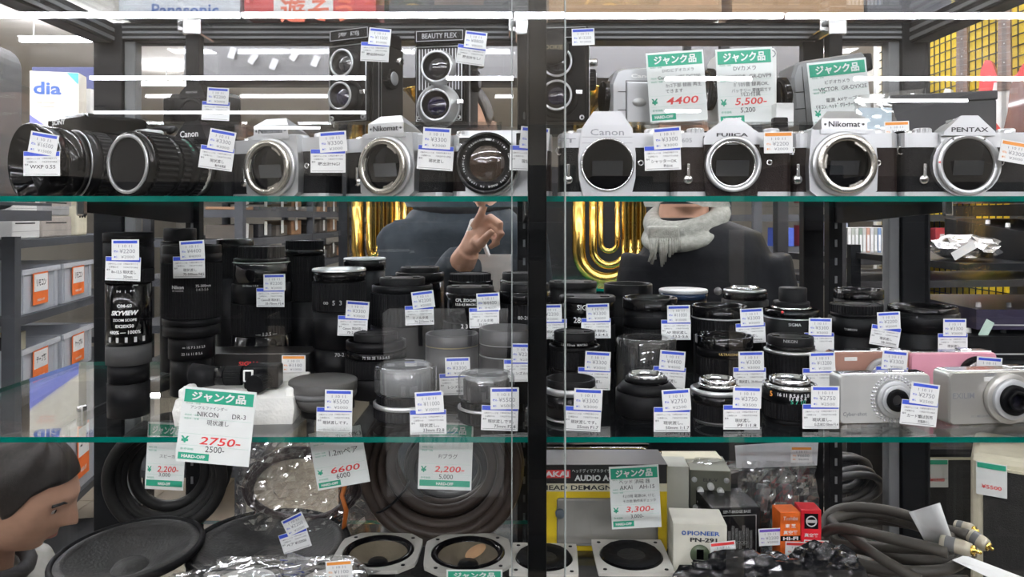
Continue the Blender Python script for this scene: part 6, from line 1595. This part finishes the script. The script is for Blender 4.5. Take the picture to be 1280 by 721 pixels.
# person C : crouching man seen from the side at the lower corner
zC = 1.42
pc = thing('person', 'dark haired man in pale jacket bowing his head beside the case', 'person', (0, 0, 0))
hc = W(26, 617, zC)
MH = Matrix.Translation(hc) @ Matrix.Rotation(R(-12), 4, 'Z') @ Matrix.Rotation(R(25), 4, 'Y') @ Matrix.Rotation(R(109), 4, 'Z')
b = MB(); head(b, MH, 1.0)
nk = MH @ Vector((0, 26, -62)); sh = hc + Vector((-120, 30, -190))
b.tube([nk, (nk + sh)/2 + Vector((0, 0, 10)), sh], [50, 56, 72], 14)
hip = Vector((hc.x - 260, hc.y + 120, 300))
b.tube([sh, (sh + hip)/2, hip], [80, 105, 110], 12)
for s, kx, fx in ((-1, 120, 40), (1, 150, 70)):
    b.tube([hip, hip + Vector((kx + 60, s*120, 130)), hip + Vector((fx + 40, s*120, -210))], [85, 62, 42], 10)
    b.tube([sh + Vector((0, s*150, -20)), sh + Vector((60, s*190, -230)), sh + Vector((210, s*110, -330))], [45, 42, 30], 10)
    kk = sh + Vector((270, s*105, -345))
    hand(b, sh + Vector((215, s*110, -332)), kk, (0, 1, 0), [[kk + Vector((0, 16*(q - 1.5), 0)), kk + Vector((28, 16*(q - 1.5), -8)), kk + Vector((42 - 3*abs(q - 1.3), 15*(q - 1.5), -28))] for q in range(4)], [kk + Vector((-40, -s*18, 0)), kk + Vector((-20, -s*36, 5)), kk + Vector((0, -s*42, 0)), kk + Vector((18, -s*42, -6))])
remesh(obj('body', b, M_SKIN, pc), .0045, 3); hair(pc, MH, 6); face_parts(pc, MH)
j = MB()
j.tube([sh + Vector((26, -4, 34)), sh + Vector((0, 0, -10)), (sh + hip)/2, hip + Vector((0, 0, 20))], [86, 150, 165, 150], 18)
for s in (-1, 1): limb(j, [sh + Vector((-10, s*130, -30)), sh + Vector((60, s*195, -230)), sh + Vector((205, s*112, -328))], [82, 68, 44])
remesh(obj('jacket', j, M_JKG, pc), .009, 5)
cl_ = sh + Vector((34, -6, 52))
m = MB(); m.tube([cl_ + Vector((72*math.cos(q), 74*math.sin(q), -22*math.cos(q))) for q in [2*math.pi*i/20 for i in range(20)]], 15, 8, closed=True); obj('collar', m, mat('collar_black', (.015, .015, .017), .7), pc)
j = MB()
for s, kx, fx in ((-1, 120, 40), (1, 150, 70)): limb(j, [hip, hip + Vector((kx + 60, s*120, 130)), hip + Vector((fx + 40, s*120, -200))], [105, 82, 60])
remesh(obj('trousers', j, M_JKB, pc), .012)
for s, fx in ((-1, 40), (1, 70)):
    f = hip + Vector((fx + 60, s*120, 0)); obj('shoe', MB().rbox(f.x - 90, f.x + 170, f.y - 48, f.y + 48, 0, 95, 25), M_BLK2, pc)

# ================================================================ right: yellow wall with guitars, gear, amplifiers
q = thing('guitar_wall', 'yellow display wall with black wire grid', 'display wall', (2.25, 2.2, 0))
obj('yellow_board', MB().box(0, 30, 0, 2300, 900, CEIL*1000 - 5), M_YEL, q)
obj('wall_base', MB().box(-10, 30, 0, 2300, 0, 900), M_FRM, q)
v_me = MB().tube([(0, 0, 900), (0, 0, CEIL*1000 - 5)], 3.0, 6).mesh('wire', M_BLK2); h_me = MB().tube([(0, 0, 0), (0, 2300, 0)], 3.0, 6).mesh('wire', M_BLK2)
for k in range(46): link('wire', v_me, q, (-.008, .025 + .05*k, 0))
for k in range(37): link('wire', h_me, q, (-.012, 0, .93 + .048*k))
obj('end_profile', MB().box(-30, 40, 2300, 2340, 0, CEIL*1000 - 5), M_WHT, q)
M_FRET = mat('rosewood', (.16, .10, .075), .5, var=.2)
def guitar(label, px, ybody, z, body_m, pick=None, wall_x=1.46):
    x = PX(px, z)
    t = thing('electric_guitar', label, 'guitar', (x, z, HH(ybody, z)), (0, 0, R(-48)), 'electric guitars on the wall')
    pl = [(-26, 0), (-36, 30), (-52, 78), (-74, 84), (-92, 40), (-100, -60), (-112, -120), (-150, -190), (-158, -270), (-120, -340), (-40, -368), (60, -366), (140, -330), (166, -260), (150, -180), (108, -110), (106, -50), (104, 0), (86, 48), (66, 46), (44, 6), (26, -6)]
    m = MB(); m.prism(pl, 0, 42); bd = obj('body', m, body_m, t)
    if pick: m = MB(); m.prism([(-40, -20), (40, -20), (90, -90), (90, -220), (10, -260), (-60, -150)], -3, 0); obj('pickguard', m, pick, bd)
    m = MB(); m.prism([(-26, -60), (26, -60), (21, 420), (-21, 420)], -12, 12); nk_ = obj('neck', m, M_FRET, t)
    for k in range(14): obj('fret', MB().box(-23, 23, -13, -12, 20 + 27*k, 21.6 + 27*k), M_GRYM, nk_)
    for k in range(4): qq = MB(); qq.lathe([(3.6, 0), (3, .8), (.1, 1)], 10, M=T(0, -12, 60 + 82*k) @ RX90); obj('inlay', qq, M_WHT, nk_)
    m = MB(); m.prism([(-26, 420), (26, 420), (48, 470), (40, 580), (0, 600), (-32, 560)], -6, 9); hd = obj('headstock', m, M_BLK, t)
    for k in range(6): qq = MB(); qq.tube([(-7.5 + 3*k, -15, -240), (-7.5 + 3*k, -15, 430)], .7, 4); obj('string', qq, M_GRY, nk_)
    obj('hanger', MB().box(-8, 8, 10, 150, 420, 436), M_BLK2, t)
    return t
guitar('white electric guitar with brown neck behind the dark box', 1203, 130, 3.50, M_WHT)
guitar('red electric guitar with pointed horns on the yellow wall', 1256, 96, 3.18, mat('guitar_red', (.60, .02, .025), .35), M_WHT)
guitar('dark electric guitar at the picture edge beside the red one', 1296, 118, 2.95, mat('guitar_brown', (.10, .03, .02), .2, coat=.6))
q = thing('gear_shelf', 'black steel shelf with audio gear in front of the yellow wall', 'shelf', (0, 0, 0))
gx0, gx1, gy0, gy1 = .86, 1.36, 1.42, 1.86
HG1, HG2, HG3 = HH(322, 1.62), HH(432, 1.62), .62
for h in (HG1, HG2): obj('shelf_board', MB().box(gx0*1000, gx1*1000, gy0*1000, gy1*1000, h*1000 - 14, h*1000), M_FRM, q)
for x, y in ((gx1, gy0), (gx1, gy1), (gx0, gy1)): obj('shelf_post', MB().box(x*1000 - 12, x*1000 + 12, y*1000 - 12, y*1000 + 12, 0, HG1*1000 + 20), M_FRM, q)
def gear(label, x, y, h, w, d, hh, mt, knobs=0, name='audio_mixer', yaw=0, slope=0):
    t = thing(name, label, 'audio gear', (x, y, h + .001), (0, 0, R(yaw)))
    W, D, H_ = w*1000, d*1000, hh*1000
    m = MB(); m.loft([[(0, 0, 0), (W, 0, 0), (W, D, 0), (0, D, 0)], [(0, 0, H_ - slope), (W, 0, H_ - slope), (W, D, H_), (0, D, H_)]]); obj('body', m, mt, t)
    rnk = random.Random(int(x*100))
    for k in range(knobs):
        qq = MB(); qq.lathe([(5, 0), (4.4, 9), (.1, 9.4)], 12, M=T(W*(.08 + .84*(k % 6)/5), D*(.15 + .22*(k // 6)), H_ - slope + slope*(.15 + .22*(k//6)))); obj('knob', qq, M_GRY if k % 3 else M_WHT, t)
    m = MB(); m.box(W*.06, W*.94, -1, -.1, H_*.2, H_*.26); obj('front_line', m, M_DIM, t)
    return t
gear('black mixing desk with rows of knobs on the gear shelf', 1.03, 1.46, HG1, .30, .30, .085, M_BLK2, 18, slope=30)
gear('flat black recorder lying behind the mixing desk', 1.05, 1.50, HG1 + .09, .26, .26, .05, M_BLK, 6, name='tape_recorder')
gear('black rack unit on the lower gear board', .90, 1.46, HG2, .42, .34, .045, M_BLK2, 6, name='rack_unit')
gear('black rack unit lying on top of the other one', .93, 1.48, HG2 + .056, .36, .30, .04, mat('violet_black', (.03, .026, .05), .3), 4, name='rack_unit', yaw=-3)
crumple('silver_packet', 'crinkled silver film packet on the gear shelf end', (.93, 1.52, 0), .055, .08, .025, mat('silver_film', (.7, .7, .7), .2, .9, bump=1, bscale=60), 41, base=HG1 + .001, cat='packet', amp=.2)
m = MB(); m.box(-24, 24, 0, .6, -8, 8); tag(obj('paper_slip', m, M_PAPER, None, P(1205, 313, 1.405), (0, R(-30), 0)), 'white paper slip hanging over the gear shelf edge', 'slip')
m = MB(); m.box(-18, 18, 0, .6, -9, 9); tag(obj('paper_slip', m, mat('mint_paper', (.55, .72, .62), .6), None, P(1233, 411, 1.477), (0, R(-62), 0)), 'pale mint paper slip tied to the black gear above the pink camera', 'slip')
def amp(label, x0, x1, y, ztop, h, shell, grille, tagged, d=.3, yaw=0, panel=True):
    t = thing('guitar_amplifier', label, 'amplifier', (x0, y, ztop - h), (0, 0, R(yaw)), 'amplifiers')
    W, H_, D = (x1 - x0)*1000, h*1000, d*1000
    obj('cabinet', MB().rbox(0, W, 0, D, 0, H_, 14), shell, t)
    gt = H_*.80 if panel else H_ - 26
    obj('grille_cloth', MB().rbox(22, W - 22, -3, 1, 22, gt, 1), grille, t)
    obj('piping', MB().box(20, W - 20, -5, 0, gt, gt + 5), M_SILP if panel else M_CREAM, t)
    if panel: obj('panel', MB().box(22, W - 22, -3, 1, H_*.84, H_ - 20), M_BLK, t)
    for k in range(5 if panel else 0): qq = MB(); qq.lathe([(8, 0), (7, 12), (.1, 13)], 14, M=T(W*(.14 + .17*k), -3, H_*.90) @ RX90); obj('knob', qq, M_CREAM, t)
    obj('handle', MB().rbox(W*.3, W*.7, D*.4, D*.5, H_, H_ + 16, 6), M_BLK2, t)
    if tagged:
        a, b_ = tagged; m = MB(); m.box(a, a + 52, -7, -6, b_, b_ + 66); sl = obj('sales_slip', m, M_CARD, t)
        obj('slip_band', MB().box(a + 2, a + 50, -8, -7, b_ + 54, b_ + 64), M_GREEN, sl)
        m = MB(); put_text(m, '¥5500', a + 26, b_ + 18, 34, 8, -8, bold=.02); obj('slip_writing', m, M_RED, sl)
    return t
M_GRIL = mat('grille_black', (.018, .018, .017), .9, bump=1, bscale=500)
amp('cream guitar amplifier with dark grille at the picture edge', PX(1213, 1.50), PX(1213, 1.50) + .34, 1.50, HH(566, 1.50), .40, M_CREAM, M_GRIL, (10, 322), d=.2, panel=False, yaw=-34)
amp('black amplifier with metal trim behind the case post', PX(1148, 1.74), PX(1148, 1.74) + .16, 1.74, HH(560, 1.74), HH(560, 1.74) - HH(566, 1.50) + .40, M_BLK2, M_GRIL, (14, 245), panel=False)
t = thing('side_table', 'low black stand carrying the amplifiers', 'stand', (0, 0, 0))
zt = HH(566, 1.50) - .40
obj('stand_top', MB().box(.88*1000, 1.34*1000, 1430, 2080, zt*1000 - 22, zt*1000 - .5), M_FRM, t)
for x in (.90, 1.32):
    for y in (1.45, 2.06): obj('stand_leg', MB().box(x*1000 - 15, x*1000 + 15, y*1000 - 15, y*1000 + 15, 0, zt*1000 - 22), M_FRM, t)
# unseen dark racks added behind the camera to darken what the glass mirrors
for k in range(5):
    x = -4.6 + k*1.84
    q = rack('unseen dark goods rack added across the aisle to dim the mirrored view, bay %s' % ('one', 'two', 'three', 'four', 'five')[k], (x, -1.95, 0), 0, 1.80, .5, (.25, .65, 1.05, 1.40), 1.56, group='added racks across the aisle', mt=M_FRM)
    obj('rack_back', MB().box(20, 1780, 240, 250, 0, 1560), M_BLK2, q)
    for h in (.25, .65, 1.05, 1.40):
        for i in range(6):
            obj('goods_block', MB().rbox(70 + i*285, 300 + i*285, 270, 505, h*1000 + 1, h*1000 + 90 + 40*((i*7 + k) % 4), 6), gk[(i + k) % 4], q)

# white shopping bag on the viewer's side, faintly mirrored in the doors
q = thing('shopping_bag', 'white shopping bag with dark letters, faintly mirrored in the glass doors', 'bag', (PX(559, 1.36), -.10, EYE - .50), (0, 0, R(180)))
m = MB(); m.loft([[(-104, -30, 0), (104, -30, 0), (104, 30, 0), (-104, 30, 0)], [(-112, -34, 328), (112, -34, 328), (112, 34, 328), (-112, 34, 328)]], cap1=False); obj('bag_body', m, M_PAPER, q)
m = MB(); put_text(m, 'ATOOK', 10, 102, 106, 30, -33.5, bold=.01); obj('bag_lettering', m, M_INK, q)
for y in (-36, 36):
    m = MB(); m.tube(smooth_path([(-44, y, 270), (-40, y, 330), (0, y, 420), (40, y, 330), (44, y, 270)]), 4, 6); obj('bag_handle', m, M_BLK2, q)
q = thing('pedestal', 'slim black pedestal under the mirrored shopping bag', 'pedestal', (PX(559, 1.36), -.10, 0))
obj('pedestal_foot', MB().rbox(-130, 130, -110, 110, 0, 30, 4), M_BLK2, q); obj('pedestal_column', MB().rbox(-60, 60, -50, 50, 30, (EYE - .52)*1000, 4), M_BLK2, q); obj('pedestal_top', MB().rbox(-120, 120, -60, 60, (EYE - .52)*1000, (EYE - .5)*1000 - .5, 3), M_BLK2, q)
